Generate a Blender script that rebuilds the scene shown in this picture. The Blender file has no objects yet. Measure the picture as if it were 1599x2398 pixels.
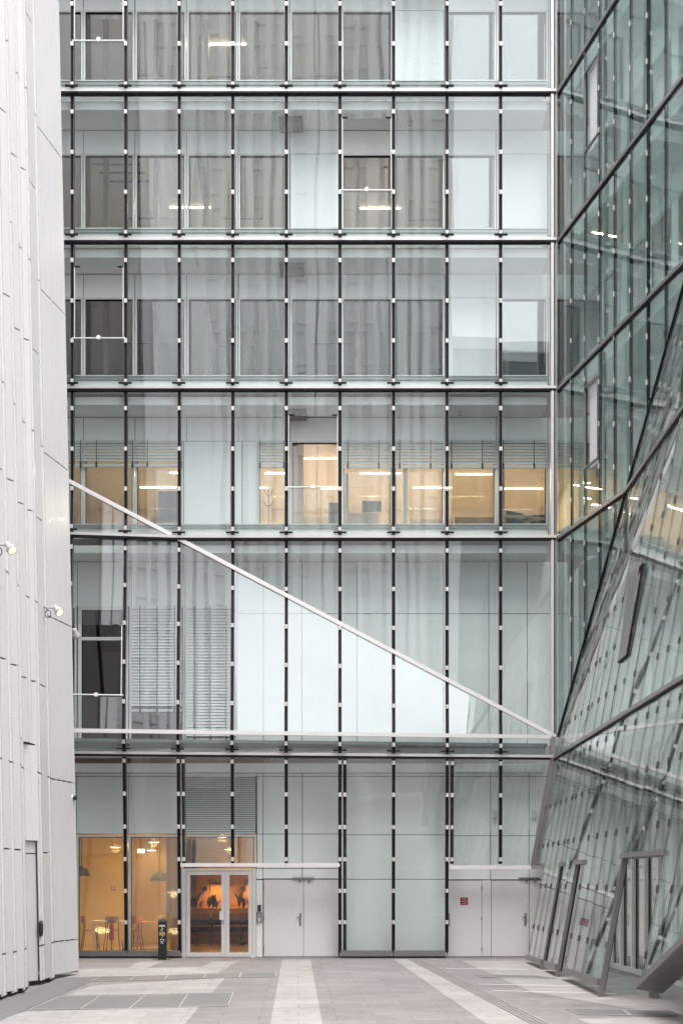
import bpy, bmesh, math, random
from mathutils import Vector, Matrix
R = math.radians
random.seed(7)
SC = bpy.context.scene
COL = SC.collection

# ------------------------------------------------------------------ camera
F, CX, HY, K, H = 3000.0, 799.5, 2063.0, 89.0, 2.05
D = F / K
cd = bpy.data.cameras.new("camera")
cam = bpy.data.objects.new("camera", cd)
COL.objects.link(cam)
cam.location = (0, -D, H)
cam.rotation_euler = (R(90), 0, 0)
cd.sensor_fit = 'VERTICAL'
cd.sensor_height = 36.0
cd.lens = 36.0 * F / 2398.0
cd.shift_y = (HY - 1199.0) / 2398.0
cd.clip_end = 600
SC.camera = cam

# ------------------------------------------------------------------ world, sun, exposure
world = bpy.data.worlds.new("World")
SC.world = world
world.use_nodes = True
wn = world.node_tree
bg = wn.nodes["Background"]
sky = wn.nodes.new("ShaderNodeTexSky")
sky.sky_type = 'NISHITA'
sky.sun_disc = False
SUN_EL, SUN_AZ = 72.0, 178.0
sky.sun_elevation = R(SUN_EL)
sky.sun_rotation = R(SUN_AZ)
sky.dust_density = 1.0
hs = wn.nodes.new("ShaderNodeHueSaturation")
hs.inputs["Saturation"].default_value = 0.12
wn.links.new(sky.outputs[0], hs.inputs["Color"])
wn.links.new(hs.outputs[0], bg.inputs["Color"])
bg.inputs["Strength"].default_value = 0.15
sd = bpy.data.lights.new("sun", 'SUN')
sd.energy = 1.3
sd.angle = R(60)
sd.color = (1.0, 0.95, 0.9)
sun = bpy.data.objects.new("sun", sd)
COL.objects.link(sun)
# direction of the sun: azimuth measured like the sky texture
sx, sy = math.sin(R(SUN_AZ)), math.cos(R(SUN_AZ))
sv = Vector((sx * math.cos(R(SUN_EL)), sy * math.cos(R(SUN_EL)), math.sin(R(SUN_EL))))
sun.rotation_euler = sv.to_track_quat('Z', 'Y').to_euler()
sun.location = (0, -20, 60)
SC.view_settings.view_transform = 'Standard'
SC.view_settings.look = 'None'
SC.view_settings.gamma = 1
SC.view_settings.exposure = 2.04
SC.cycles.transparent_max_bounces = 48
SC.cycles.max_bounces = 14
SC.cycles.glossy_bounces = 6
SC.cycles.diffuse_bounces = 5
SC.cycles.transmission_bounces = 4
SC.cycles.sample_clamp_indirect = 6
SC.cycles.caustics_reflective = False
SC.cycles.caustics_refractive = False

# ------------------------------------------------------------------ helpers
def at(px, py, y):
    d = D + y
    return Vector(((px - CX) * d / F, y, H + (HY - py) * d / F))
def X(px, y=0.0): return (px - CX) * (D + y) / F
def Zp(py, y=0.0): return H + (HY - py) * (D + y) / F
def gnd(px, py, z=0.0):
    d = F * (H - z) / (py - HY)
    return Vector(((px - CX) * d / F, d - D, z))

ORIG = {}
def origin_of(o):
    v = Vector((0, 0, 0))
    while o is not None:
        v = v + o.location
        o = o.parent
    return v

class MB:
    def __init__(s):
        s.v, s.f, s.m = [], [], []
    def poly(s, pts, mi=0):
        b = len(s.v)
        s.v += [Vector(p) for p in pts]
        s.f.append(list(range(b, b + len(pts)))); s.m.append(mi)
        return s
    def prism(s, pts, vec, mi=0):
        vec = Vector(vec)
        n = len(pts); b = len(s.v)
        s.v += [Vector(p) for p in pts] + [Vector(p) + vec for p in pts]
        s.f.append(list(range(b, b + n))); s.m.append(mi)
        s.f.append([b + n + i for i in reversed(range(n))]); s.m.append(mi)
        for i in range(n):
            j = (i + 1) % n
            s.f.append([b + i, b + n + i, b + n + j, b + j][::-1]); s.m.append(mi)
        return s
    def box(s, x0, x1, y0, y1, z0, z1, mi=0):
        return s.prism([(x0, y0, z0), (x1, y0, z0), (x1, y0, z1), (x0, y0, z1)], (0, y1 - y0, 0), mi)
    def bar(s, p, q, wd, w, nd, d, mi=0, off=0.0):
        """bar from p to q, width w along wd (centred), depth d along nd starting at off"""
        p, q, wd, nd = Vector(p), Vector(q), Vector(wd).normalized(), Vector(nd).normalized()
        a = nd * off
        return s.prism([p - wd * w / 2 + a, p + wd * w / 2 + a, q + wd * w / 2 + a, q - wd * w / 2 + a], nd * d, mi)
    def tube(s, p, q, r, r2=None, n=10, mi=0):
        p, q = Vector(p), Vector(q)
        r2 = r if r2 is None else r2
        ax = (q - p).normalized()
        u = ax.orthogonal().normalized(); w = ax.cross(u)
        b = len(s.v)
        for c, rr in ((p, r), (q, r2)):
            for i in range(n):
                t = 2 * math.pi * i / n
                s.v.append(c + (u * math.cos(t) + w * math.sin(t)) * rr)
        for i in range(n):
            j = (i + 1) % n
            s.f.append([b + i, b + j, b + n + j, b + n + i]); s.m.append(mi)
        s.f.append([b + i for i in reversed(range(n))]); s.m.append(mi)
        s.f.append([b + n + i for i in range(n)]); s.m.append(mi)
        return s
    def path(s, pts, r, n=8, mi=0):
        for a, c in zip(pts, pts[1:]):
            s.tube(a, c, r, n=n, mi=mi)
        return s
    def lathe(s, c, prof, n=20, mi=0, axis=(0, 0, 1)):
        c = Vector(c); ax = Vector(axis).normalized()
        u = ax.orthogonal().normalized(); w = ax.cross(u)
        b = len(s.v)
        for r, z in prof:
            for i in range(n):
                t = 2 * math.pi * i / n
                s.v.append(c + ax * z + (u * math.cos(t) + w * math.sin(t)) * max(r, 1e-4))
        for k in range(len(prof) - 1):
            for i in range(n):
                j = (i + 1) % n
                s.f.append([b + k * n + i, b + k * n + j, b + (k + 1) * n + j, b + (k + 1) * n + i]); s.m.append(mi)
        return s
    def build(s, name, mats, parent=None, smooth=False, recalc=True):
        me = bpy.data.meshes.new(name)
        off = origin_of(parent) if parent is not None else Vector((0, 0, 0))
        me.from_pydata([tuple(v - off) for v in s.v], [], s.f)
        mats = mats if isinstance(mats, (list, tuple)) else [mats]
        for m in mats: me.materials.append(M[m] if isinstance(m, str) else m)
        for i, p in enumerate(me.polygons):
            p.material_index = s.m[i]
            p.use_smooth = smooth
        if recalc:
            bm = bmesh.new(); bm.from_mesh(me)
            bmesh.ops.recalc_face_normals(bm, faces=bm.faces)
            bm.to_mesh(me); bm.free()
        o = bpy.data.objects.new(name, me)
        COL.objects.link(o)
        if parent is not None: o.parent = parent
        return o

def tag(o, label=None, cat=None, group=None, kind=None):
    if label: o["label"] = label
    if cat: o["category"] = cat
    if group: o["group"] = group
    if kind: o["kind"] = kind
    return o
def thing(name, label, cat, loc, group=None, rz=0.0):
    o = bpy.data.objects.new(name, None)
    o.empty_display_size = 0.2
    o.location = loc
    o.rotation_euler = (0, 0, rz)
    COL.objects.link(o)
    return tag(o, label, cat, group)
def copy_tree(o, parent=None):
    c = o.copy(); COL.objects.link(c)
    if parent is not None: c.parent = parent
    for ch in list(o.children): copy_tree(ch, c)
    return c
def clip(poly, a, b, c):
    """keep a*x+b*z>=c"""
    out = []
    for i in range(len(poly)):
        p, q = poly[i], poly[(i + 1) % len(poly)]
        dp, dq = a * p[0] + b * p[1] - c, a * q[0] + b * q[1] - c
        if dp >= 0: out.append(p)
        if (dp >= 0) != (dq >= 0):
            t = dp / (dp - dq)
            out.append((p[0] + (q[0] - p[0]) * t, p[1] + (q[1] - p[1]) * t))
    return out
def rect(x0, x1, z0, z1): return [(x0, z0), (x1, z0), (x1, z1), (x0, z1)]
def area(p): return abs(sum(p[i][0] * p[(i + 1) % len(p)][1] - p[(i + 1) % len(p)][0] * p[i][1] for i in range(len(p)))) / 2 if len(p) > 2 else 0
def text_mesh(body, size):
    c = bpy.data.curves.new("lettering", 'FONT'); c.body = body; c.size = size
    c.align_x = 'CENTER'; c.align_y = 'CENTER'; c.extrude = 0.001
    o = bpy.data.objects.new("lettering", c); COL.objects.link(o)
    dg = bpy.context.evaluated_depsgraph_get()
    me = bpy.data.meshes.new_from_object(o.evaluated_get(dg))
    bpy.data.objects.remove(o)
    return me

# ------------------------------------------------------------------ materials
M = {}
def mat(name, col, rough=0.5, metal=0.0, var=0.0, vscale=3.0, bump=0.0, bscale=40.0, emit=None, es=0.0, spec=0.5, stretch=None, coat=0.0):
    m = bpy.data.materials.new(name); m.use_nodes = True
    nt = m.node_tree; b = nt.nodes["Principled BSDF"]
    b.inputs["Base Color"].default_value = (*col, 1)
    b.inputs["Roughness"].default_value = rough
    b.inputs["Metallic"].default_value = metal
    b.inputs["Specular IOR Level"].default_value = spec
    b.inputs["Coat Weight"].default_value = coat
    if emit:
        b.inputs["Emission Color"].default_value = (*emit, 1)
        b.inputs["Emission Strength"].default_value = es
    if var or bump:
        tc = nt.nodes.new("ShaderNodeNewGeometry")
        mp = nt.nodes.new("ShaderNodeMapping")
        nt.links.new(tc.outputs["Position"], mp.inputs["Vector"])
        if stretch: mp.inputs["Scale"].default_value = stretch
    if var:
        n = nt.nodes.new("ShaderNodeTexNoise"); n.inputs["Scale"].default_value = vscale; n.inputs["Detail"].default_value = 5
        nt.links.new(mp.outputs[0], n.inputs["Vector"])
        mx = nt.nodes.new("ShaderNodeMix"); mx.data_type = 'RGBA'
        nt.links.new(n.outputs[0], mx.inputs["Factor"])
        mx.inputs["A"].default_value = (*[max(0, c * (1 - var)) for c in col], 1)
        mx.inputs["B"].default_value = (*[min(1, c * (1 + var)) for c in col], 1)
        nt.links.new(mx.outputs["Result"], b.inputs["Base Color"])
    if bump:
        n2 = nt.nodes.new("ShaderNodeTexNoise"); n2.inputs["Scale"].default_value = bscale; n2.inputs["Detail"].default_value = 3
        nt.links.new(mp.outputs[0], n2.inputs["Vector"])
        bp = nt.nodes.new("ShaderNodeBump"); bp.inputs["Strength"].default_value = bump; bp.inputs["Distance"].default_value = 0.01
        nt.links.new(n2.outputs[0], bp.inputs["Height"]); nt.links.new(bp.outputs[0], b.inputs["Normal"])
    M[name] = m
    return m
def glass(name, tint, r0, wav=0.0, wscale=0.5, refl=(1, 1, 1)):
    """thin architectural glass: tinted straight-through light plus a Fresnel mirror, slightly wavy"""
    m = bpy.data.materials.new(name); m.use_nodes = True
    nt = m.node_tree; nt.nodes.clear()
    out = nt.nodes.new("ShaderNodeOutputMaterial")
    tr = nt.nodes.new("ShaderNodeBsdfTransparent"); tr.inputs[0].default_value = (*tint, 1)
    gl = nt.nodes.new("ShaderNodeBsdfGlossy"); gl.inputs["Roughness"].default_value = 0.0; gl.inputs[0].default_value = (*refl, 1)
    mx = nt.nodes.new("ShaderNodeMixShader")
    lw = nt.nodes.new("ShaderNodeLayerWeight"); lw.inputs["Blend"].default_value = 0.5
    pw = nt.nodes.new("ShaderNodeMath"); pw.operation = 'POWER'; pw.inputs[1].default_value = 5
    ml = nt.nodes.new("ShaderNodeMath"); ml.operation = 'MULTIPLY_ADD'; ml.inputs[1].default_value = 1 - r0; ml.inputs[2].default_value = r0
    nt.links.new(lw.outputs["Facing"], pw.inputs[0]); nt.links.new(pw.outputs[0], ml.inputs[0])
    nt.links.new(ml.outputs[0], mx.inputs[0]); nt.links.new(tr.outputs[0], mx.inputs[1]); nt.links.new(gl.outputs[0], mx.inputs[2])
    nt.links.new(mx.outputs[0], out.inputs[0])
    if wav:
        g = nt.nodes.new("ShaderNodeNewGeometry"); mp = nt.nodes.new("ShaderNodeMapping")
        mp.inputs["Scale"].default_value = (1.0, 1.0, 0.45)
        nt.links.new(g.outputs["Position"], mp.inputs["Vector"])
        n = nt.nodes.new("ShaderNodeTexNoise"); n.inputs["Scale"].default_value = wscale; n.inputs["Detail"].default_value = 1
        nt.links.new(mp.outputs[0], n.inputs["Vector"])
        bp = nt.nodes.new("ShaderNodeBump"); bp.inputs["Strength"].default_value = 1.0; bp.inputs["Distance"].default_value = wav
        nt.links.new(n.outputs[0], bp.inputs["Height"]); nt.links.new(bp.outputs[0], gl.inputs["Normal"])
    M[name] = m
    return m

mat("white_panel", (0.80, 0.805, 0.80), 0.45, var=0.03, vscale=0.6)
mat("wall_panel", (0.86, 0.868, 0.86), 0.5, var=0.03, vscale=0.8)
mat("white_cladding", (0.57, 0.543, 0.545), 0.35, var=0.07, vscale=0.9, stretch=(1, 1, 0.12), bump=0.03, bscale=1.5)
mat("white_gloss", (0.62, 0.60, 0.60), 0.2, var=0.03, vscale=0.5, stretch=(1, 1, 0.15), bump=0.02, bscale=1.5, coat=0.12)
mat("soffit_grey", (0.72, 0.725, 0.72), 0.6, var=0.05, vscale=0.7)
mat("aluminium", (0.62, 0.60, 0.59), 0.35, metal=0.35, var=0.06, vscale=2)
mat("aluminium_white", (0.74, 0.72, 0.71), 0.4, metal=0.1, var=0.03)
mat("steel", (0.25, 0.24, 0.24), 0.4, metal=0.7, var=0.12, vscale=4, bump=0.05, bscale=9)
mat("dark_profile", (0.012, 0.011, 0.013), 0.6, var=0.2, vscale=6, spec=0.15)
mat("profile_edge", (0.13, 0.125, 0.125), 0.4, metal=0.5)
mat("black", (0.012, 0.012, 0.013), 0.4)
mat("clamp_metal", (0.62, 0.59, 0.575), 0.42, metal=0.15)
mat("clamp_dark", (0.10, 0.085, 0.085), 0.35, metal=0.6)
mat("door_white", (0.75, 0.73, 0.73), 0.42, var=0.05, vscale=1.2, stretch=(1, 1, .3))
mat("joint_dark", (0.03, 0.03, 0.03), 0.8)
mat("blind_grey", (0.62, 0.64, 0.64), 0.45, metal=0.1)
mat("room_wall", (0.84, 0.835, 0.83), 0.8, var=0.05, vscale=0.7)
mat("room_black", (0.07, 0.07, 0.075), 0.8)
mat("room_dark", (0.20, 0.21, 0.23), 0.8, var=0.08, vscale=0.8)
mat("room_ceiling", (0.8, 0.78, 0.75), 0.8)
mat("room_floor", (0.60, 0.595, 0.59), 0.6, var=0.1)
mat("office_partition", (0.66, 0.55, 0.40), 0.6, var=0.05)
mat("reflection_brown", (0.33, 0.27, 0.20), 0.6)
mat("cafe_wall", (0.72, 0.53, 0.19), 0.75, var=0.07, vscale=1.2)
mat("cafe_curtain", (0.46, 0.31, 0.15), 0.8, var=0.12, vscale=2.5, stretch=(6, 6, 0.3))
mat("cafe_orange", (0.34, 0.155, 0.045), 0.7, var=0.15, vscale=2, stretch=(4, 4, 0.5))
mat("cafe_floor", (0.62, 0.40, 0.17), 0.35, var=0.12, vscale=2.5)
mat("cafe_ceiling", (0.70, 0.45, 0.22), 0.8)
mat("wood_light", (0.50, 0.27, 0.09), 0.5, var=0.2, vscale=6, stretch=(1, 8, 8))
mat("wood_chair", (0.32, 0.15, 0.06), 0.5, var=0.15, vscale=8)
mat("bar_black", (0.015, 0.014, 0.014), 0.4)
mat("plant_dark", (0.035, 0.03, 0.02), 0.6, var=0.4, vscale=20)
mat("plant_yellow", (0.25, 0.17, 0.03), 0.6, var=0.4, vscale=20)
mat("plant_red", (0.30, 0.04, 0.02), 0.6)
mat("red_paint", (0.42, 0.02, 0.02), 0.4)
mat("sign_red", (0.30, 0.012, 0.016), 0.45)
mat("sign_white", (0.8, 0.78, 0.76), 0.5)
mat("lamp_shade_grey", (0.16, 0.17, 0.15), 0.5)
mat("screen_dark", (0.03, 0.035, 0.045), 0.25)
mat("desk_blue", (0.05, 0.065, 0.09), 0.7, var=0.1)
mat("chair_black", (0.02, 0.02, 0.022), 0.6)
mat("granite_light", (0.60, 0.56, 0.55), 0.75, var=0.06, vscale=7, bump=0.1, bscale=60)
mat("tactile_grey", (0.16, 0.15, 0.15), 0.7)
mat("rubber_black", (0.02, 0.02, 0.02), 0.7)
mat("lobby_grey", (0.30, 0.29, 0.26), 0.7, var=0.1)
mat("fin_cream", (0.86, 0.84, 0.78), 0.45, var=0.04)
mat("strip_on", (1, 0.9, 0.75), 0.5, emit=(1.0, 0.76, 0.52), es=4.5)
mat("strip_off", (0.10, 0.12, 0.17), 0.35)
mat("bulb_warm", (1, 0.85, 0.6), 0.5, emit=(1.0, 0.72, 0.38), es=5.0)
mat("lamp_white", (0.50, 0.48, 0.475), 0.4)
mat("spot_glow", (0.5, 0.42, 0.3), 0.5, emit=(1.0, 0.60, 0.26), es=0.75)
mat("exit_white", (1, 1, 0.95), 0.5, emit=(1.0, 0.97, 0.85), es=3.0)
mat("gold", (0.55, 0.38, 0.14), 0.3, metal=0.8)
mat("facade_far", (0.14, 0.17, 0.17), 0.35, var=0.2, vscale=0.4)
mat("tower_white", (0.86, 0.85, 0.85), 0.5, var=0.04, vscale=0.2)
mat("tower_wall", (0.80, 0.795, 0.79), 0.6, var=0.2, vscale=0.3)
mat("window_far", (0.04, 0.045, 0.05), 0.2)
mat("concrete_roof", (0.4, 0.4, 0.4), 0.8)
mat("room_warm", (0.76, 0.66, 0.52), 0.75, var=0.06, vscale=0.8)
glass("facade_glass", (0.940, 0.970, 0.964), 0.06, wav=0.0028, wscale=0.7)
glass("facet_glass", (0.92, 0.95, 0.943), 0.10, wav=0.002, wscale=0.7)
glass("wing_glass", (0.825, 0.908, 0.892), 0.065, wav=0.004, wscale=0.8)
glass("wing_foot_glass", (0.87, 0.94, 0.922), 0.13, wav=0.004, wscale=0.7)
glass("window_glass", (0.92, 0.92, 0.915), 0.11, wav=0.003, wscale=0.7)
glass("door_glass", (0.95, 0.95, 0.94), 0.03)

# paving: stone slabs with fine joints
def paving():
    m = bpy.data.materials.new("paving"); m.use_nodes = True
    nt = m.node_tree; b = nt.nodes["Principled BSDF"]; b.inputs["Roughness"].default_value = 0.72
    g = nt.nodes.new("ShaderNodeNewGeometry"); mp = nt.nodes.new("ShaderNodeMapping")
    mp.inputs["Rotation"].default_value = (0, 0, R(-2.0))
    nt.links.new(g.outputs["Position"], mp.inputs["Vector"])
    br = nt.nodes.new("ShaderNodeTexBrick")
    br.inputs["Scale"].default_value = 1.0
    br.inputs["Brick Width"].default_value = 1.15; br.inputs["Row Height"].default_value = 0.62
    br.inputs["Mortar Size"].default_value = 0.006; br.inputs["Mortar Smooth"].default_value = 0.2
    br.inputs["Color1"].default_value = (0.222, 0.203, 0.200, 1); br.inputs["Color2"].default_value = (0.258, 0.235, 0.231, 1)
    br.inputs["Mortar"].default_value = (0.14, 0.126, 0.124, 1)
    nt.links.new(mp.outputs[0], br.inputs["Vector"])
    n = nt.nodes.new("ShaderNodeTexNoise"); n.inputs["Scale"].default_value = 0.7; n.inputs["Detail"].default_value = 8; n.inputs["Roughness"].default_value = 0.7
    nt.links.new(mp.outputs[0], n.inputs["Vector"])
    rp = nt.nodes.new("ShaderNodeMapRange"); rp.inputs["From Min"].default_value = 0.3; rp.inputs["From Max"].default_value = 0.7
    rp.inputs["To Min"].default_value = 0.80; rp.inputs["To Max"].default_value = 1.12
    nt.links.new(n.outputs[0], rp.inputs["Value"])
    mx = nt.nodes.new("ShaderNodeMix"); mx.data_type = 'RGBA'; mx.blend_type = 'MULTIPLY'; mx.inputs["Factor"].default_value = 1
    nt.links.new(br.outputs["Color"], mx.inputs["A"]); nt.links.new(rp.outputs[0], mx.inputs["B"])
    n3 = nt.nodes.new("ShaderNodeTexNoise"); n3.inputs["Scale"].default_value = 3.5; n3.inputs["Detail"].default_value = 10; n3.inputs["Roughness"].default_value = 0.75
    nt.links.new(mp.outputs[0], n3.inputs["Vector"])
    r3 = nt.nodes.new("ShaderNodeMapRange"); r3.inputs["From Min"].default_value = 0.35; r3.inputs["From Max"].default_value = 0.65
    r3.inputs["To Min"].default_value = 0.86; r3.inputs["To Max"].default_value = 1.08
    nt.links.new(n3.outputs[0], r3.inputs["Value"])
    m4 = nt.nodes.new("ShaderNodeMix"); m4.data_type = 'RGBA'; m4.blend_type = 'MULTIPLY'; m4.inputs["Factor"].default_value = 1
    nt.links.new(mx.outputs["Result"], m4.inputs["A"]); nt.links.new(r3.outputs[0], m4.inputs["B"])
    nt.links.new(m4.outputs["Result"], b.inputs["Base Color"])
    n2 = nt.nodes.new("ShaderNodeTexNoise"); n2.inputs["Scale"].default_value = 45; n2.inputs["Detail"].default_value = 3
    nt.links.new(mp.outputs[0], n2.inputs["Vector"])
    bp = nt.nodes.new("ShaderNodeBump"); bp.inputs["Strength"].default_value = 0.15; bp.inputs["Distance"].default_value = 0.005
    nt.links.new(n2.outputs[0], bp.inputs["Height"]); nt.links.new(bp.outputs[0], b.inputs["Normal"])
    M["paving"] = m
    # pale variant of the same slabs
    m2 = m.copy(); m2.name = "paving_pale"
    for nd in m2.node_tree.nodes:
        if nd.type == 'TEX_BRICK':
            nd.inputs["Color1"].default_value = (0.335, 0.312, 0.303, 1); nd.inputs["Color2"].default_value = (0.372, 0.348, 0.338, 1)
            nd.inputs["Mortar"].default_value = (0.20, 0.185, 0.18, 1)
    M["paving_pale"] = m2
paving()
# metal grating: fine bars
def grating(name, axis, scale, c0, c1):
    m = bpy.data.materials.new(name); m.use_nodes = True
    nt = m.node_tree; b = nt.nodes["Principled BSDF"]; b.inputs["Roughness"].default_value = 0.5; b.inputs["Metallic"].default_value = 0.3
    g = nt.nodes.new("ShaderNodeNewGeometry")
    mp = nt.nodes.new("ShaderNodeMapping"); mp.inputs["Rotation"].default_value = axis
    nt.links.new(g.outputs["Position"], mp.inputs["Vector"])
    w = nt.nodes.new("ShaderNodeTexWave"); w.inputs["Scale"].default_value = scale; w.inputs["Distortion"].default_value = 0
    nt.links.new(mp.outputs[0], w.inputs["Vector"])
    mx = nt.nodes.new("ShaderNodeMix"); mx.data_type = 'RGBA'
    mx.inputs["A"].default_value = (*c0, 1); mx.inputs["B"].default_value = (*c1, 1)
    nt.links.new(w.outputs[0], mx.inputs["Factor"]); nt.links.new(mx.outputs["Result"], b.inputs["Base Color"])
    M[name] = m
grating("floor_grate", (0, 0, 0), 6.0, (0.12, 0.118, 0.118), (0.29, 0.285, 0.285))
grating("walkway_grate", (0, R(35), 0), 7.0, (0.10, 0.12, 0.12), (0.42, 0.45, 0.45))

# ------------------------------------------------------------------ ground
g = MB(); g.poly([(-150, -160, 0), (150, -160, 0), (150, 150, 0), (-150, 150, 0)])
tag(g.build("ground", "paving"), kind="structure")
def flat(name, pts, m, z, kind="structure"):
    b = MB(); b.poly([gnd(px, py, z) if len(p) == 2 else p for p in pts for px, py in [p[:2]]])
    return tag(b.build(name, m), kind=kind)
def strip_to(px0, py0, px1, py1):
    a, b = gnd(px0, py0), gnd(px1, py1)
    return a, (b - a).normalized()
def ground_strip(name, e1, e2, m, z, near=-34.0):
    """a paved strip between two edge lines given by two image points each, run on towards the camera"""
    pts = []
    for (a, b) in (e1, e2):
        p, q = gnd(*a), gnd(*b); d = q - p
        t = (near - p.y) / d.y
        pts.append((p, p + d * t))
    b = MB(); b.poly([(v.x, v.y, z) for v in (pts[0][0], pts[0][1], pts[1][1], pts[1][0])])
    return tag(b.build(name, m), kind="structure")
ground_strip("paving_strip", ((661, 2247), (633, 2398)), ((727, 2247), (751.5, 2380)), "paving_pale", 0.004)
ground_strip("paving_strip", ((921, 2246), (1136, 2397)), ((975, 2246), (1290, 2398)), "paving_pale", 0.004)
def gpoly(name, pix, m, z):
    b = MB(); b.poly([gnd(px, py, z) for px, py in pix])
    return tag(b.build(name, m), kind="structure")
gpoly("paving_strip", [(186, 2270), (540, 2263), (500, 2284), (150, 2290)], "paving_pale", 0.004)
gpoly("paving_strip", [(325, 2252), (388, 2251), (345, 2267), (300, 2267)], "paving_pale", 0.008)
gpoly("paving_strip", [(497, 2252), (560, 2251), (535, 2264), (470, 2266)], "paving_pale", 0.008)
gpoly("paving_strip", [(155, 2332), (215, 2308), (528, 2290), (497, 2325)], "paving_pale", 0.004)
gpoly("paving_strip", [(-60, 2398), (60, 2369), (468, 2357), (415, 2420), (-90, 2430)], "paving_pale", 0.004)
gpoly("paving_strip", [(1080, 2249), (1300, 2252), (1700, 2330), (1700, 2398), (1250, 2325)], "paving_pale", 0.004)
gpoly("paving_strip", [(1350, 2385), (1700, 2380), (1700, 2440), (1480, 2440)], "paving_pale", 0.006)

# tactile guide strip: four raised bars
tb = MB()
p0, p1 = gnd(968, 2247), gnd(1261, 2398)
dv = (p1 - p0); dv = dv * ((-28 - p0.y) / dv.y); pe = p0 + dv
sd_ = Vector((dv.y, -dv.x, 0)).normalized()
for k in range(4):
    o_ = sd_ * (k - 1.5) * 0.075
    n_seg = 18
    for i in range(n_seg):
        a = p0 + dv * (i / n_seg) + o_; b = p0 + dv * ((i + 0.94) / n_seg) + o_
        tb.bar(a + Vector((0, 0, .004)), b + Vector((0, 0, .004)), sd_, 0.032, (0, 0, 1), 0.008)
tag(tb.build("tactile_strip", "tactile_grey"), kind="structure")

# floor grates
def grate(pix, label):
    c = [gnd(px, py, 0.012) for px, py in pix]
    ctr = sum(c, Vector()) / 4
    c = [ctr + (p - ctr) * .988 for p in c]; ctr = Vector((ctr.x, ctr.y, 0))
    t = thing("floor_grate", label, "grate", ctr, "metal floor grates")
    b = MB(); b.prism(c, (0, 0, -0.006)); b.build("grating", "floor_grate", t)
    f = MB()
    for a, q in zip(c, c[1:] + c[:1]):
        f.bar(a, q, (q - a).cross(Vector((0, 0, 1))), 0.014, (0, 0, 1), 0.008, off=-0.004)
    f.build("grate_frame", "aluminium", t)
xs = [(68, 2364, 140, 2333), (188, 2363, 234, 2332.5), (303, 2361.5, 340, 2331), (419, 2359, 440, 2328), (535, 2354.5, 547, 2324)]
nm = ["leftmost floor grate of the front row, next to the white building", "second floor grate from the left in the front row", "third floor grate from the left in the front row", "rightmost floor grate of the front row, nearest the pale centre strip"]
for i in range(4):
    a, b = xs[i], xs[i + 1]
    grate([(a[0], a[1]), (b[0], b[1]), (b[2], b[3]), (a[2], a[3])], nm[i])
xs = [(210, 2298, 240, 2286.5), (305, 2296, 318, 2285), (386, 2293.5, 395, 2283), (477, 2290, 483, 2280.5), (562, 2288.5, 564, 2278.5), (648, 2287, 646, 2276)]
nm = ["grey floor grate touching the corner of the white building", "second grate of the back row, counted from the white building", "middle floor grate of the back row before the café windows", "fourth grate of the back row, below the black ashtray post", "last grate of the back row, in front of the glass double door"]
for i in range(5):
    a, b = xs[i], xs[i + 1]
    grate([(a[0], a[1]), (b[0], b[1]), (b[2], b[3]), (a[2], a[3])], nm[i])
grate([(1354, 2375), (1476, 2377), (1455, 2364), (1323, 2361)], "pale left half of the pair of floor grates before the leaning glass wing")
grate([(1478, 2378), (1597, 2377), (1570, 2366), (1457, 2364)], "dark right half of the pair of floor grates before the leaning glass wing")
grate([(1128, 2288), (1308, 2292), (1262, 2285), (1112, 2280.5)], "small thin floor grate before the white service doors")
for (a, b, nmx) in (((1043, 2268), (1236, 2270.5), "short pale drain slot nearest the white service doors"), ((1120, 2305), (1418, 2310), "long pale drain slot, the middle of three in the paving"), ((1153, 2320), (1443, 2327), "long pale drain slot nearest the camera in the paving")):
    p, q = gnd(*a, .004), gnd(*b, .004)
    b_ = MB(); b_.bar(p, q, (q - p).cross(Vector((0, 0, 1))), 0.045, (0, 0, 1), 0.006)
    tag(b_.build("drain_slot", "sign_white"), nmx, "drain", "drain slots in the paving")
# grate band along the foot of the white building
wb = MB(); wb.poly([gnd(170, 2288, .006), gnd(240, 2287, .006), gnd(-20, 2400, .006), gnd(-170, 2400, .006)])
tag(wb.build("grate_strip", "floor_grate"), kind="structure")

# ------------------------------------------------------------------ main facade geometry
ZT = Zp(-129); Z1 = Zp(218); Z2 = Zp(565.6); Z3 = Zp(912); Z4 = Zp(1261); Z5 = 5.29
XC = 5.63                                                        # glass corner with the right wing
def xm(k): return -7.073 + 1.4065 * k
AX, AZ = X(168), Zp(1130); CZ = Zp(1726)
SL = (CZ - AZ) / (XC - AX)
def zd(x): return AZ + SL * (x - AX)                             # diagonal crease
GT = 0.222                                                       # how far the lower facet leans out per metre below the crease
def yG(x, z): return -GT * max(0.0, zd(x) - z)
def y5(x): return 0.70 * yG(x, CZ)
def yS(x, z): return y5(x) + (CZ and (yG(x, CZ) - y5(x)) * (z - Z5) / (CZ - Z5))
YB = 0.35
def yF(x, z): return y5(x) + (YB - y5(x)) * (Z5 - z) / Z5
def XS(x, y): return x * (1 + .73 * y / D)                         # the mullions lean inwards with the folds
def flatten(pts):
    """project a nearly flat polygon onto y = a + b x + c z (least squares)"""
    n = len(pts); mx = sum(p.x for p in pts) / n; my = sum(p.y for p in pts) / n; mz = sum(p.z for p in pts) / n
    sxx = sum((p.x - mx) ** 2 for p in pts); szz = sum((p.z - mz) ** 2 for p in pts); sxz = sum((p.x - mx) * (p.z - mz) for p in pts)
    sxy = sum((p.x - mx) * (p.y - my) for p in pts); szy = sum((p.z - mz) * (p.y - my) for p in pts)
    det = sxx * szz - sxz * sxz
    if abs(det) < 1e-9: return pts
    b = (sxy * szz - szy * sxz) / det; c = (szy * sxx - sxy * sxz) / det
    return [Vector((p.x, my + b * (p.x - mx) + c * (p.z - mz), p.z)) for p in pts]

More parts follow.
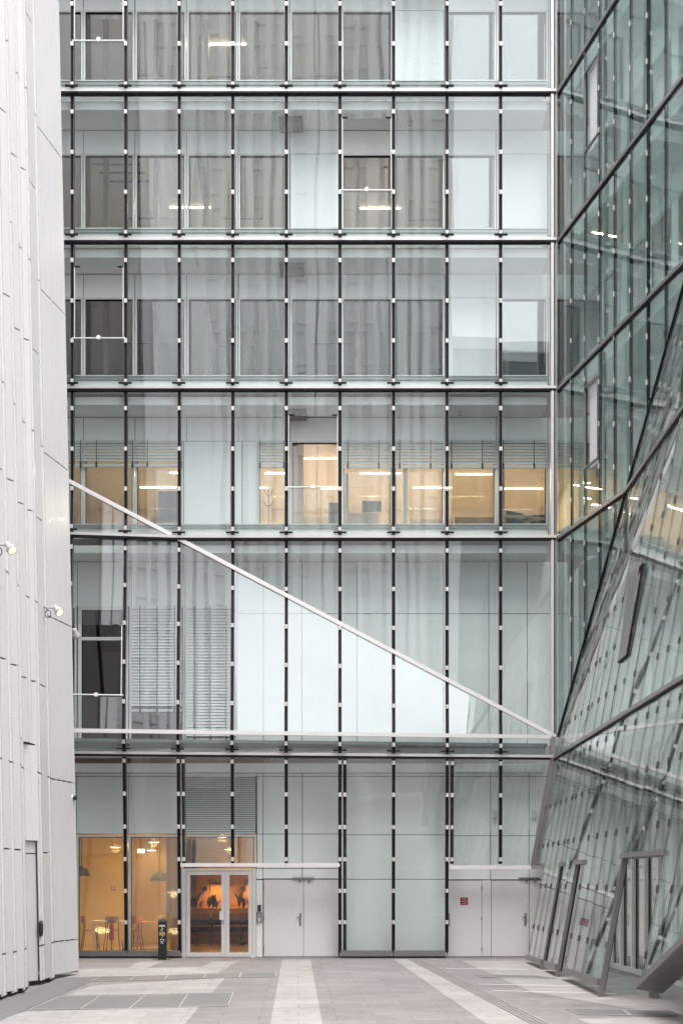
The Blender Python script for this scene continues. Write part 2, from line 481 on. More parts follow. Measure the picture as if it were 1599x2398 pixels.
B = thing("office_building", "pale office building with folded glass outer skin over a white window wall", "building", (0, 0.5, 0))

# outer panes -------------------------------------------------------
RAIL = []   # (bay, ztop, zbottom, has rods both)
OPEN = {('T', 0): (Zp(-40), Zp(97)), ('B', 5): (Zp(277), Zp(447)), ('C', 0): (Zp(626), Zp(793)), ('D', 4): (Zp(973), Zp(1142))}
def pane(poly, yfun, m, jit=0.003):
    if area(poly) < 0.01: return
    pts = flatten([Vector((XS(x, yfun(x, z)), yfun(x, z), z)) for x, z in poly])
    a, c = random.uniform(-jit, jit), random.uniform(-jit, jit)
    cx = sum(p.x for p in pts) / len(pts); cz = sum(p.z for p in pts) / len(pts)
    pts = [Vector((p.x, p.y + a * (p.x - cx) + c * (p.z - cz), p.z)) for p in pts]
    b = MB(); b.prism(pts, (0, 0.014, 0)); b.build("glass_pane", m, B)
def bay_x(k):
    x0 = xm(k) + 0.035
    x1 = xm(k + 1) - 0.035 if k < 8 else XC - 0.16
    return x0, x1
flat0 = lambda x, z: 0.0
for name, zt, zb in (('T', ZT, Z1), ('B', Z1, Z2), ('C', Z2, Z3), ('D', Z3, Z4), ('E', Z4, CZ)):
    for k in range(-3, 9):
        x0, x1 = bay_x(k)
        z0, z1 = zb + (0.10 if name != 'E' else 0.0), zt - 0.07
        segs = [(z0, z1)]
        if (name, k) in OPEN:
            zo1, zo0 = OPEN[(name, k)]
            segs = [(z0, zo0), (zo1, z1)]
        for a, c in segs:
            r = rect(x0, x1, a, c)
            pane(clip(r, -SL, 1, AZ - SL * AX + 0.05), flat0, "facade_glass")
            low = clip(r, SL, -1, -(AZ - SL * AX) + 0.05)
            if name == 'E' and k == 0:      # opened vent in the leaning facet
                zo1, zo0 = Zp(1477), Zp(1643)
                for q in (clip(low, 0, 1, zo1), clip(low, 0, -1, -zo0)):
                    pane(q, yG, "facet_glass")
            else:
                pane(low, yG, "facet_glass", 0.001)
for k in range(-3, 9):
    x0, x1 = bay_x(k)
    pane(rect(x0, x1, Z5 + 0.06, CZ - 0.06), yS, "facade_glass")
XR = lambda z: 5.60 - 0.18 * (5.3 - z) if z < 5.3 else 5.60       # where the ground floor skin meets the leaning wing
for k in range(-3, 9):
    x0, x1 = bay_x(k)
    zb = 0.16 if k < 2 or k in (5, 6) else 2.52 if k < 5 else 2.46
    if k in (2, 5, 7): x0 += 0.10
    r = rect(x0, x1 if k < 8 else 5.6, zb, Z5 - 0.07)
    if k == 8: r = clip(r, -1, 0.18, 0.18 * 5.3 - 5.50)
    pane(r, yF, "facade_glass")

# mullions and clamps ------------------------------------------------
clamp_mesh = None
def clamp_proto():
    b = MB(); b.box(-0.038, 0.038, -0.05, -0.018, -0.052, 0.052)
    o = b.build("clamp", "clamp_metal"); me = o.data; bpy.data.objects.remove(o); return me
CLAMP = clamp_proto(); n_clamp = 0; rest = MB()
def add_clamp(par, p, limit=100):
    global n_clamp
    if n_clamp < limit:
        o = bpy.data.objects.new("clamp", CLAMP); COL.objects.link(o); o.parent = par; o.location = Vector(p) - origin_of(par); n_clamp += 1
    else:
        rest.box(p.x - .038, p.x + .038, p.y - .05, p.y - .018, p.z - .052, p.z + .052)
def mullion(x, zlist, yfun, clamps, w=0.086, two=False, zoff=0.0):
    """zlist: breakpoints from top to bottom; follows the skin"""
    b = MB()
    for za, zb in zip(zlist, zlist[1:]):
        p, q = Vector((XS(x, yfun(x, za)), yfun(x, za), za)), Vector((XS(x, yfun(x, zb)), yfun(x, zb), zb))
        b.prism([p + Vector((-w / 2, 0.018, 0)), p + Vector((w / 2, 0.018, 0)), q + Vector((w / 2, 0.018, 0)), q + Vector((-w / 2, 0.018, 0))], (0, 0.10, 0), 0)
        for sgn in (-1, 1):
            xx = sgn * (w / 2 - 0.002)
            b.prism([p + Vector((xx - .006, -0.012, 0)), p + Vector((xx + .006, -0.012, 0)), q + Vector((xx + .006, -0.012, 0)), q + Vector((xx - .006, -0.012, 0))], (0, 0.045, 0), 1)
    o = b.build("mullion", ["dark_profile", "profile_edge"], B)
    for z in clamps:
        if zlist[0] > z > zlist[-1]: add_clamp(o, Vector((XS(x, yfun(x, z)), yfun(x, z), z)))
def yAll(x, z):
    if z >= zd(x): return 0.0
    if z >= CZ: return yG(x, z)
    if z >= Z5: return yS(x, z)
    return yF(x, z)
for zt, zb, offs in ((Z4, Z5, None), (Z3, Z4, 1), (Z2, Z3, 1), (Z1, Z2, 1), (ZT, Z1, 1), (Z5, 0, 2)):
    for k in range(-2, 9):
        x = xm(k)
        if offs == 1:
            zs = [zt - 0.06] + ([zd(x)] if zb < zd(x) < zt - .1 else []) + [zb + 0.06]
            mullion(x, zs, yAll, [zt - o for o in (0.506, 1.57, 2.62, 3.68)])
        elif offs is None:
            zs = [zt - 0.06] + ([zd(x)] if CZ + .05 < zd(x) < zt - .1 else []) + [CZ, zb + 0.06]
            mullion(x, zs, yAll, [Zp(p) for p in (1290, 1380, 1471, 1564, 1657, 1748)])
        else:
            zlow = 0.14 if k in (-2, -1, 0, 1, 2, 5, 6, 7) else 2.50
            cl = [Z5 - o for o in (0.16, 0.99, 1.83, 2.67, 3.5, 4.33)]
            mullion(x, [zt - 0.06, zlow], yAll, cl)
            if k in (2, 5, 7): mullion(x + 0.13, [zt - 0.06, zlow if k == 5 else 2.5], yAll, cl)

# horizontal bands ---------------------------------------------------
def band(z, yfun, x0, x1, w=0.066, dark=True):
    b = MB()
    n = 9
    for i in range(n):
        a, c = x0 + (x1 - x0) * i / n, x0 + (x1 - x0) * (i + 1) / n
        p, q = Vector((a, yfun(a), z)), Vector((c, yfun(c), z))
        b.prism([p + Vector((0, -.09, .0)), q + Vector((0, -.09, .0)), q + Vector((0, -.09, w)), p + Vector((0, -.09, w))], (0, 0.20, 0), 0)
        b.prism([p + Vector((0, -.085, -.05)), q + Vector((0, -.085, -.05)), q + Vector((0, -.085, -.002)), p + Vector((0, -.085, -.002))], (0, 0.16, 0), 1)
    b.build("band_rail", ["aluminium", "dark_profile"], B)
for z in (ZT, Z1, Z2, Z3): band(z, lambda x: 0.0, -11.0, XC)
xk = AX + (Z4 - AZ) / SL
band(Z4, lambda x: yG(x, Z4), -11.0, xk)
band(Z4, lambda x: 0.0, xk, XC)
band(Z5, y5, -11.0, XC - 0.05)
br = MB()
for z in (Z1, Z2, Z3, Z4, Z5):
    for k in range(-2, 9):
        x = xm(k); y = yAll(x, z + .12); x = XS(x, y)
        br.box(x - .17, x + .17, y - .13, y - .075, z + .115, z + .15)
        br.box(x - .03, x + .03, y - .16, y - .05, z + .09, z + .13)
br.build("bracket", "dark_profile", B)
# crease rails
cr = MB()
a, c = Vector((-11, 0, zd(-11))), Vector((XC - 0.02, 0, zd(XC - 0.02)))
cr.bar(a, c, (0, 0, 1), 0.115, (0, -1, 0), 0.09, off=-0.03)
cr.build("crease_rail", "aluminium_white", B)
cr = MB()
a, c = Vector((-11, yG(-11, CZ), CZ)), Vector((XC, yG(XC, CZ), CZ))
cr.bar(a, c, (0, 0, 1), 0.10, (0, -1, 0), 0.09, off=-0.04)
cr.build("crease_rail", "aluminium_white", B)
# corner post of the upper storeys and its slanted foot
cp = MB()
cp.box(XC - 0.135, XC - 0.06, -0.07, 0.12, CZ, ZT, 0)
cp.box(XC - 0.058, XC - 0.03, -0.03, 0.10, CZ, ZT, 2)
cp.box(XC - 0.028, XC + 0.03, -0.05, 0.10, CZ, ZT, 1)
cp.build("corner_post", ["aluminium", "steel", "dark_profile"], B)
cp = MB()
cp.bar(Vector((XC - .07, 0, CZ)), Vector((XC - .10, y5(XC), Z5)), (1, 0, 0), 0.13, (0, -1, 0), 0.12, 0, off=-.03)
p, q = Vector((5.55, yF(5.5, Z5), Z5)), Vector((5.04, yF(5, 2.45) - .02, 2.45))
cp.bar(p, q, (1, 0, 0.18), 0.12, (0, -1, 0), 0.12, 0, off=-.03)
cp.bar(p + Vector((.13, 0, 0)), q + Vector((.13, 0, 0)), (1, 0, 0.18), 0.07, (0, -1, 0), 0.10, 0, off=-.03)
cp.build("corner_post", ["steel"], B)
# sills and canopy rails of the ground floor
sl = MB()
for k in (-3, -2, -1, 0, 1, 5, 6):
    x0, x1 = bay_x(k)
    sl.box(x0 - .02, x1 + .02, YB - .05, YB + .10, 0.05, 0.20)
sl.build("sill_rail", "steel", B)
sl2 = MB()
for k in (-3, -2, -1, 0, 1, 5, 6):
    x0, x1 = bay_x(k)
    sl2.box(x0 - .03, x1 + .03, YB + .02, YB + .2, 0.0, 0.05)
sl2.build("plinth", "joint_dark", B)
for k in (2, 3, 4, 7, 8):
    x0, x1 = xm(k) + (.06 if k in (2, 7) else 0.004), (xm(k + 1) - 0.004 if k < 8 else 5.02)
    z = 2.42 if k < 5 else 2.36
    c_ = MB(); y = yF(x0, z)
    c_.box(x0, x1, y - .06, y + .12, z, z + 0.095)
    c_.build("canopy_rail", "aluminium_white", B)

# opened vents: rods, guard rail and knob ----------------------------
def vent(k, zo1, zo0, yfun, only_right=False):
    x0, x1 = bay_x(k)
    for x in ((x0 + .03, x1 - .03) if not only_right else (x1 - .03,)):
        b = MB()
        p, q = Vector((XS(x, yfun(x, zo1)), yfun(x, zo1) - .03, zo1)), Vector((XS(x, yfun(x, zo0)), yfun(x, zo0) - .03, zo0))
        b.tube(p, q, 0.011, n=8)
        o = b.build("vent_rod", "aluminium_white", B)
        s = 1 if x < (x0 + x1) / 2 else -1
        b = MB()
        b.box(min(x, x + s * .14), max(x, x + s * .14), yfun(x, zo1) - .05, yfun(x, zo1) - .01, zo1 - .015, zo1 + .015)
        b.build("vent_hinge", "dark_profile", o)
    b = MB()
    b.tube(Vector((XS(x0 - .03, yfun(x0, zo0)), yfun(x0, zo0) - .03, zo0)), Vector((XS(x1 + .03, yfun(x1, zo0)), yfun(x1, zo0) - .03, zo0)), 0.02, n=10)
    b.build("guard_rail", "blind_grey", o)
    xc = (x0 + x1) / 2
    b = MB(); b.lathe(Vector((XS(xc, yfun(xc, zo0)), yfun(xc, zo0) - .075, zo0)), [(0, -.03), (.055, -.03), (.06, 0), (.055, .03), (0, .03)], 16, axis=(0, 1, 0))
    b.build("knob", "sign_white", o)
for (n, k), (a, c) in OPEN.items(): vent(k, a, c, flat0)
vent(0, Zp(1477), Zp(1643), yG, True)

# inner wall ----------------------------------------------------------
YI = 1.10
PW = (X(1, YI) - X(0, YI))
def xi(k): return X(196 + 120.7 * k, YI)                          # axis of the inner frames
def window(x0, x1, z0, z1, mull=True, transom=None, gl="window_glass", fr=0.05, y=YI, frame_m="aluminium_white", parent=None):
    f = MB()
    f.box(x0, x0 + fr, y - .03, y + .08, z0, z1); f.box(x1 - fr, x1, y - .03, y + .08, z0, z1)
    f.box(x0 + fr, x1 - fr, y - .03, y + .08, z1 - fr, z1); f.box(x0 + fr, x1 - fr, y - .03, y + .08, z0, z0 + fr)
    g_ = [(z0 + fr, z1 - fr)]
    if transom:
        f.box(x0 + fr, x1 - fr, y - .03, y + .08, transom - .045, transom + .045)
        g_ = [(z0 + fr, transom - .045), (transom + .045, z1 - fr)]
    o = f.build("window", frame_m, B)
    sm = MB()
    e = 0.018
    sm.box(x0 + fr, x0 + fr + e, y - .005, y + .06, z0 + fr, z1 - fr); sm.box(x1 - fr - e, x1 - fr, y - .005, y + .06, z0 + fr, z1 - fr)
    sm.box(x0 + fr + e, x1 - fr - e, y - .005, y + .06, z1 - fr - e, z1 - fr)
    sm.build("frame", "dark_profile", o)
    p = MB()
    for a, c in g_: p.box(x0 + fr + .002, x1 - fr - .002, y + .03, y + .045, a, c)
    p.build("pane", gl, o)
    return o
def blind(x0, x1, z0, z1, y, par, pitch=0.082, cords=(0.3, 0.85)):
    b = MB(); n = int((z1 - z0 - .09) / pitch)
    for i in range(n):
        z = z1 - (i + .5) * pitch
        b.prism([(x0, y - .018, z - .041), (x1, y - .018, z - .041), (x1, y + .02, z + .040), (x0, y + .02, z + .040)], (0, .004, 0))
    b.box(x0, x1, y - .03, y + .03, z0, z0 + .07)
    o = b.build("venetian_blind", "blind_grey", par)
    c = MB()
    for t in cords:
        x = x0 + (x1 - x0) * t
        c.box(x - .008, x + .008, y - .045, y - .036, z0 + .07, z1)
        c.box(x - .022, x + .022, y - .06, y - .036, z0 - .03, z0 + .12)
    c.build("blind_cord", "dark_profile", par)
    return o

wall = MB()      # all white cladding panels of the inner wall, 15 mm open joints over a dark backing
def wp(x0, x1, z0, z1, y=YI, j=0.009, mi=0):
    wall.box(x0 + j, x1 - j, y, y + .03, z0 + j, z1 - j, mi)
back = MB()
def hole_strip(z0, z1, xs, y=YI):
    """dark backing behind closed cells: list of (x0,x1)"""
    for a, c in xs: back.box(a, c, y + .035, y + .10, z0, z1)

GLASS_TYPES = {
    'T': "wwwwwwpwww", 'B': "wwwwpwwpppw"[:10], 'C': "wwwwwwwpww", 'D': "bbpqwbbbbb"}
GLASS_TYPES['B'] = "wwwwpwwwpw"
WX0, WX1 = xi(-4), xi(10)
for name, zt, zb in (('T', ZT, Z1), ('B', Z1, Z2), ('C', Z2, Z3), ('D', Z3, Z4)):
    zs = zt - 0.34                                   # soffit
    zh = zt - 0.98                                   # window head
    zl = zb + 0.44                                   # window foot / walkway level
    # upper panel row
    for k in range(-3, 10): wp(xi(k), xi(k + 1), zh, zs)
    hole_strip(zh, zs, [(xi(-3), xi(10))])
    types = GLASS_TYPES[name]
    for k in range(-3, 10):
        t = types[k] if k >= 0 else types[0]
        if k == 9: t = types[9]
        a, c = xi(k) + .01, xi(k + 1) - .01
        if t == 'p':
            if name == 'D':
                m_ = X(565, YI)
                wp(xi(k) - .08, X(540, YI), zl, zh); wp(X(540, YI), X(567, YI), zl, zh); wp(X(567, YI), X(603, YI), zl, zh)
                hole_strip(zl, zh, [(xi(k) - .1, X(603, YI))])
            else:
                wp(a, c, zl, zh); hole_strip(zl, zh, [(a - .03, c + .03)])
        elif t == 'q':
            o = window(X(603, YI), c, zl, zh)
            blind(X(606, YI), X(672, YI), Zp(1098, YI), zh - .01, YI - .10, o, cords=(.05, .9))
        else:
            o = window(a, c if not (name == 'D' and k == 1) else c - .08, zl, zh)
            if t == 'b':
                blind(a - .005, (c if not (name == 'D' and k == 1) else c - .08) + .005, Zp(1096, YI) if k < 2 else Zp(1099, YI), zh - .01, YI - .10, o, cords=(.12, .72) if k > 3 else (.27, .97))
    # slab edge: fascia, soffit, walkway
    s = MB()
    s.box(-11, XC - .2, 0.16, 0.20, zt - .34, zt - .14, 0)      # bright fascia below the band
    s.box(-11, XC - .2, 0.20, YI - .02, zt - .335, zt - .28, 1)  # soffit
    s.box(-11, XC - .2, 0.18, 0.22, zb + .05, zb + .30, 0)      # fascia above the band
    s.build("slab_edge", ["white_panel", "soffit_grey"], B)
    w_ = MB(); w_.box(-11, XC - .2, 0.14, .18, zb + .31, zb + .39, 0)
    for i in range(10): w_.box(-11, XC - .2, .22 + .085 * i, .255 + .085 * i, zb + .33, zb + .39, 1)
    w_.box(-11, XC - .2, 0.12, 0.16, zb + .40, zb + .425, 1)
    w_.build("walkway", ["walkway_grate", "blind_grey"], B)
# soffit joints are shown by narrow dark strips between soffit panels
# storey E (tall) ------------------------------------------------------
zs, zl = Z4 - 0.34, Z5 + 0.42
zh = Zp(1420, YI)
s = MB()
s.box(-11, XC - .2, 0.16, 0.20, Z4 - .34, Z4 - .14, 0); s.box(-11, XC - .2, 0.20, YI - .02, Z4 - .335, Z4 - .28, 1)
s.box(-11, XC - .2, 0.50, 0.54, Z5 + .05, Z5 + .30, 0)
s.build("slab_edge", ["white_panel", "soffit_grey"], B)
w_ = MB()
for i in range(21):
    f0, f1 = i / 21, (i + (.6 if i == 0 else .42)) / 21
    ya = lambda x, f: yS(x, Z5 + .35) + .14 + (YI - .18 - yS(x, Z5 + .35)) * f
    w_.prism([(-11, ya(-11, f0), Z5 + .31), (XC - .2, ya(XC - .2, f0), Z5 + .31), (XC - .2, ya(XC - .2, f1), Z5 + .31), (-11, ya(-11, f1), Z5 + .31)], (0, 0, .08), 0)
w_.build("walkway", ["walkway_grate"], B)
xe = [X(p, YI) for p in (-120, 0, 120, 182, 308, 434, 556, 617, 707, 836, 920, 1038, 1144, 1234, 1330)]
for a, c in zip(xe, xe[1:]):
    if c <= xe[6] + .01: wp(a, c, zh, zs)
    else:
        wp(a, c, Zp(1437, YI), zs); wp(a, c, zl, Zp(1437, YI))
hole_strip(zl, zs, [(xe[6], xe[-1])]); hole_strip(zh, zs, [(xe[0], xe[6])])
window(xe[2], xe[3] - .02, zl, zh)
window(xe[3] + .02, X(300, YI), zl, zh, transom=Zp(1496, YI), fr=.10)
o = window(X(304, YI), xe[5] - .01, zl, zh); blind(X(309, YI), X(427, YI), Zp(1668, YI), zh - .01, YI - .1, o, 0.082, (.18, .52, .86))
o = window(xe[5] + .01, xe[6], zl, zh); blind(X(436, YI), X(552, YI), Zp(1737, YI), zh - .01, YI - .1, o, 0.082, (.18, .5, .82))
# storey F (ground) ------------------------------------------------------
YF = 0.78
def xf(p): return X(p, YF)
def zf(p): return Zp(p, YF)
topF = Z5 - .34
s = MB(); s.box(-11, XC - .3, 0.28, 0.32, Z5 - .34, Z5 - .12, 0); s.box(-11, XC - .3, 0.50, YF, Z5 - .335, Z5 - .28, 1)
s.build("slab_edge", ["white_panel", "soffit_grey"], B)
zj = zf(1818)
cols = [(-130, 60), (60, 180), (180, 301), (301, 430)]
for a, c in cols:
    wp(xf(a), xf(c), zf(1953), zj, YF); wp(xf(a), xf(c), zj, topF, YF)
hole_strip(zf(1953), topF, [(xf(-130), xf(430))], YF)
for a, c in ((-120, 60), (62, 178), (180, 300), (302, 428)): window(xf(a), xf(c), 0.10, zf(1955), y=YF, fr=.06)
# louvre panel above the entrance
wp(xf(430), xf(602), zj, topF, YF)
lv = MB()
z = zf(1952)
while z < zj - .03:
    lv.prism([(xf(434), YF - .03, z), (xf(598), YF - .03, z), (xf(598), YF + .02, z + .045), (xf(434), YF + .02, z + .045)], (0, .006, .004)); z += .058
lv.build("louvre", "white_panel", B)
hole_strip(zf(1952), topF, [(xf(430), xf(602))], YF)
window(xf(431), xf(600), zf(2026), zf(1955), y=YF, fr=.05)
for a, c in ((602, 616), (616, 708), (708, 795)):
    wp(xf(a), xf(c), zj, topF, YF); wp(xf(a), xf(c), zf(1953), zj, YF); wp(xf(a), xf(c), zf(2034), zf(1953), YF)
wp(xf(600), xf(616), 0.0, zf(2060), YF)
wp(xf(600), xf(616), zf(2059), zf(2034), YF)
wp(xf(616), xf(708), zf(2058), zf(2034), YF); wp(xf(708), xf(795), zf(2058), zf(2034), YF)
for a, c in ((795, 920), (920, 1046)):
    for z0, z1 in ((zj, topF), (zf(1955), zj), (zf(2059), zf(1955)), (0, zf(2059))): wp(xf(a), xf(c), z0, z1, YF)
for a, c in ((1046, 1148), (1148, 1238), (1238, 1330)):
    for z0, z1 in ((zj, topF), (zf(1957), zj), (zf(2034), zf(1957)), (zf(2060), zf(2034))): wp(xf(a), xf(c), z0, z1, YF)
wp(xf(1238), xf(1330), 0, zf(2061), YF)
hole_strip(zf(2034), topF, [(xf(602), xf(1330))], YF)
hole_strip(0, zf(2034), [(xf(600), xf(1330))], YF)
wall.build("wall", ["wall_panel"], B)
back.build("wall_backing", "joint_dark", B)
# small grey boxes on the wall behind the right-hand glass
bx = MB()
for p in (1157, 1250): bx.box(xf(p - 6), xf(p + 6), YF - .12, YF - .005, zf(1915), zf(1898))
bx.build("junction_box", "blind_grey", B)

# doors
def leaf(x0, x1, z0, z1, handle=None, lock=False, hinge=0):
    d = MB(); d.box(x0, x1, YF - .035, YF + .01, z0, z1)
    o = d.build("door", "door_white", B)
    hb = MB()
    for t in (.1, .5, .9):
        xx = x0 if hinge < 0 else x1
        zz = z0 + (z1 - z0) * t
        if hinge: hb.tube((xx, YF - .045, zz - .05), (xx, YF - .045, zz + .05), .014)
    if hinge: hb.build("hinge", "steel", o)
    if handle is not None:
        h = MB(); zc = z0 + 1.02
        h.lathe(Vector((handle, YF - .055, zc - .08)), [(0, -.02), (.028, -.02), (.03, 0), (.028, .02)], 12, axis=(0, 1, 0))
        h.prism([(handle - .026, YF - .05, zc - .2), (handle + .026, YF - .05, zc - .2), (handle + .026, YF - .05, zc + .14), (handle - .026, YF - .05, zc + .14)], (0, .014, 0))
        h.tube((handle, YF - .05, zc + .04), (handle, YF - .10, zc + .04), .012)
        h.tube((handle, YF - .095, zc + .04), (handle - .10, YF - .095, zc + .03), .011)
        h.build("handle", "steel", o)
    return o
zd1 = zf(2059)
leaf(xf(618), xf(711) - .006, 0.02, zd1 - .01, None, hinge=-1)
leaf(xf(711) + .006, xf(792), 0.02, zd1 - .01, xf(711) - .09, hinge=0)
leaf(xf(1047), xf(1127), 0.02, zf(2062), xf(1050), hinge=1)
leaf(xf(1150), xf(1237), 0.02, zf(2062), xf(1229), hinge=0)
pf = MB(); pf.box(xf(1128), xf(1149), YF - .02, YF + .01, 0.02, zf(2061)); pf.build("door_post", "door_white", B)
cl = MB()
for a, c in ((685, 735), (1213, 1262)):
    cl.box(xf(a), xf(c), YF - .09, YF - .04, zf(2059), zf(2055))
    for t in (.36, .78):
        x = xf(a + (c - a) * t); cl.box(x - .025, x + .025, YF - .085, YF - .04, zf(2066), zf(2059))
cl.build("door_closer", "steel", B)
# glazed double door
fr = MB()
fr.box(xf(427), xf(436), YF - .06, YF + .06, 0.0, zf(2034)); fr.box(xf(592), xf(600), YF - .06, YF + .06, 0.0, zf(2034))
fr.box(xf(436), xf(592), YF - .06, YF + .06, zf(2039), zf(2034))
fr.build("door_frame", "aluminium_white", B)
for a, c, hx in ((437, 528, None), (528.6, 591, 519)):
    x0, x1 = xf(a), xf(c)
    b = MB(); t = xf(443) - xf(434); z0, z1 = .015, zf(2040)
    for u, v in ((x0, x0 + t), (x1 - t, x1)): b.box(u, v, YF - .035, YF + .025, z0, z1)
    b.box(x0 + t, x1 - t, YF - .035, YF + .025, z1 - .10, z1); b.box(x0 + t, x1 - t, YF - .035, YF + .025, z0, z0 + .11)
    o = b.build("door", "aluminium_white", B)
    p = MB(); p.box(x0 + t + .002, x1 - t - .002, YF - .012, YF + .004, z0 + .11, z1 - .10); p.build("pane", "door_glass", o)
    if a < 500:
        h = MB(); xh = xf(520)
        h.box(xh - .055, xh + .05, YF - .10, YF - .036, zf(2154), zf(2134)); h.build("handle", "sign_white", o)
        h = MB(); h.box(xh + .02, xh + .05, YF - .06, YF - .036, zf(2163), zf(2156)); h.build("lock", "steel", o)
st = MB()
for p in (424, 592): st.box(xf(p) - .03, xf(p) + .05, YF - .3, YF - .22, 0, .05)
st.build("door_stop", "sign_white", B)

# rooms behind the inner wall ----------------------------------------------
def room(z0, z1, y0, y1, x0, x1, mats, cols_=(), uprights=()):
    b = MB()
    b.box(x0, x1, y0, y1, z0 - .04, z0, 0)             # floor
    b.box(x0, x1, y0, y1, z1, z1 + .04, 1)             # ceiling
    b.box(x0, x1, y1, y1 + .1, z0, z1, 2)              # back wall
    b.box(x0 - .1, x0, y0, y1, z0, z1, 2); b.box(x1, x1 + .1, y0, y1, z0, z1, 2)
    for x, y, w, mi in uprights: b.box(x - w / 2, x + w / 2, y, y + .25, z0, z1, mi)
    return b.build("room", mats, B)
Y0 = YI + .12
for name, zt, zb in (('T', ZT, Z1), ('B', Z1, Z2), ('C', Z2, Z3)):
    uprights = [(xi(k) + .42, YI + 1.0, .13, 3) for k in range(-3, 10) if k != 4]  # added brown uprights imitate reflections of the inner window edges
    room(zb + .40, zt - .55, Y0, 9.0, -12, 7.0, ["room_floor", "room_ceiling", "room_wall" if name != 'C' else "room_dark", "reflection_brown"], uprights=uprights)
room(Z4 + .40, Z3 - .55, Y0, 9.0, -12, 7.0, ["room_floor", "room_warm", "room_warm", "office_partition"],
     uprights=[(X(705, 2), 2.0, .14, 3), (X(950, 2), 2.4, .12, 3), (X(1180, 3), 3.4, .12, 3), (X(690, 1.8), 1.75, .4, 2)])
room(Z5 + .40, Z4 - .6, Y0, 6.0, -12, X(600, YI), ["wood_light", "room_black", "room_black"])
rf = MB(); rf.box(-12.5, XC + 6, -.02, 10, ZT + .2, ZT + .6); rf.build("roof", "concrete_roof", B)  # unseen roof, put on to keep sky light out of the rooms
bk = MB(); bk.box(-12.5, 13, 9.3, 9.6, 0, ZT + .2); bk.box(-12.6, -12.2, 1.2, 9.3, 0, ZT + .2); bk.build("rear_wall", "concrete_roof", B)
# cafe room
cb = MB()
CX0, CX1 = -11.5, X(604, YF + .1)
cb.box(CX0, CX1, YF + .06, 9.6, -.03, 0.012, 0)
cb.box(CX0, CX1, YF + .12, 9.2, 3.42, 3.47, 1)
xw = X(432, 5.7)
cb.box(CX0, X(303, 5.7), 5.9, 6.0, 0, 4.0, 2)
cb.box(X(303, 5.7), xw, 5.7, 5.8, 0, 4.0, 3)
cb.box(xw - .12, xw, 2.6, 5.7, 0, 4.0, 2)
cb.box(xw, CX1, 9.0, 9.1, 0, 2.42, 4); cb.box(xw, CX1, 8.97, 9.1, 2.42, 4.0, 2)
cb.box(CX1, CX1 + .1, YF + .12, 9.0, 0, 4.0, 4)
cb.box(CX0 - .1, CX0, YF + .12, 6, 0, 4.0, 2)
cb.build("cafe_room", ["cafe_floor", "cafe_ceiling", "cafe_wall", "cafe_curtain", "cafe_orange"], B)

# ------------------------------------------------------------------ lamps
def strip_light(x, y, z, L, on, label, group, cat="ceiling light"):
    t = thing("strip_light", label, cat, (x, y, z), group)
    b = MB(); b.box(x - L / 2 - .02, x + L / 2 + .02, y - .04, y + .04, z - .02, z); b.build("housing", "aluminium_white", t)
    b = MB(); b.box(x - L / 2, x + L / 2, y - .028, y + .028, z - .04, z - .022); b.build("diffuser", "strip_on" if on else "strip_off", t)
    if on:
        l = bpy.data.lights.new("lamp_glow", 'AREA'); l.shape = 'RECTANGLE'; l.size = L; l.size_y = .06; l.energy = on; l.color = (1, .80, .55)
        o = bpy.data.objects.new("lamp_glow", l); COL.objects.link(o); o.parent = t; o.location = (0, 0, -.045)
def strip_at(px0, px1, py, zc, on, label, group):
    d = F * (zc - .05 - H) / (HY - py); y = d - D
    x0, x1 = (px0 - CX) * d / F, (px1 - CX) * d / F
    strip_light((x0 + x1) / 2, y, zc, x1 - x0, on, label, group)
G1 = "lit strip lights of the offices"
strip_at(478, 576, 105, ZT - .55, 10.0, "lit strip light behind the top storey's third and fourth windows", G1)
strip_at(398, 493, 487, Z1 - .55, 10.0, "lit strip light on the second storey from the top, left of centre", G1)
strip_at(843, 937, 489, Z1 - .55, 10.0, "lit strip light seen through the open vent, second storey from the top", G1)
zc = Z3 - .55
for i, (a, c, p, lab) in enumerate((
        (398, 437, 1109, "short lit strip light under the second raised blind from the left, back row"),
        (329, 413, 1143, "lit strip light above the dark blue screen at the left of the lit storey"),
        (621, 668, 1110, "lit strip light above the coat stand"),
        (606, 627, 1144, "tiny lit strip light beside the coat stand, at the window's edge"),
        (711, 788, 1075.5, "lit strip light framed by the open vent of the lit storey"),
        (752, 800, 1145, "lit strip light just below the guard rail of the lit storey's vent"),
        (843, 937, 1110, "lit strip light above the cream cupboard in the lit storey"),
        (967, 1057, 1144, "lit strip light in the third bay from the glass corner, lit storey"),
        (1066, 1151, 1112, "upper lit strip light in the second bay from the glass corner"),
        (1181, 1270, 1146, "lit strip light in the bay next to the glass corner, lit storey"))):
    strip_at(a, c, p, zc, 13.0, lab, G1)
G2 = "unlit strip lights of the offices"
offs = [("C", Z2, [(300, 395, 806), (515, 610, 812), (735, 825, 806)]), ("T", ZT, [(320, 385, 180), (508, 605, 182), (730, 800, 180)]),
        ("B", Z1, [(219, 327, 387), (233, 340, 407), (243, 352, 427), (303, 400, 513), (520, 615, 514), (955, 1030, 517)])]
wherein = {"C": "dark third storey from the top", "T": "top storey", "B": "second storey from the top"}
ordn = ["leftmost", "second", "third", "fourth", "fifth", "sixth"]
for nme, zt, lst in offs:
    for i, (a, c, p) in enumerate(lst):
        strip_at(a, c, p, zt - .55, False, "unlit bluish strip light, %s from the left in the %s" % (ordn[i], wherein[nme]), G2)

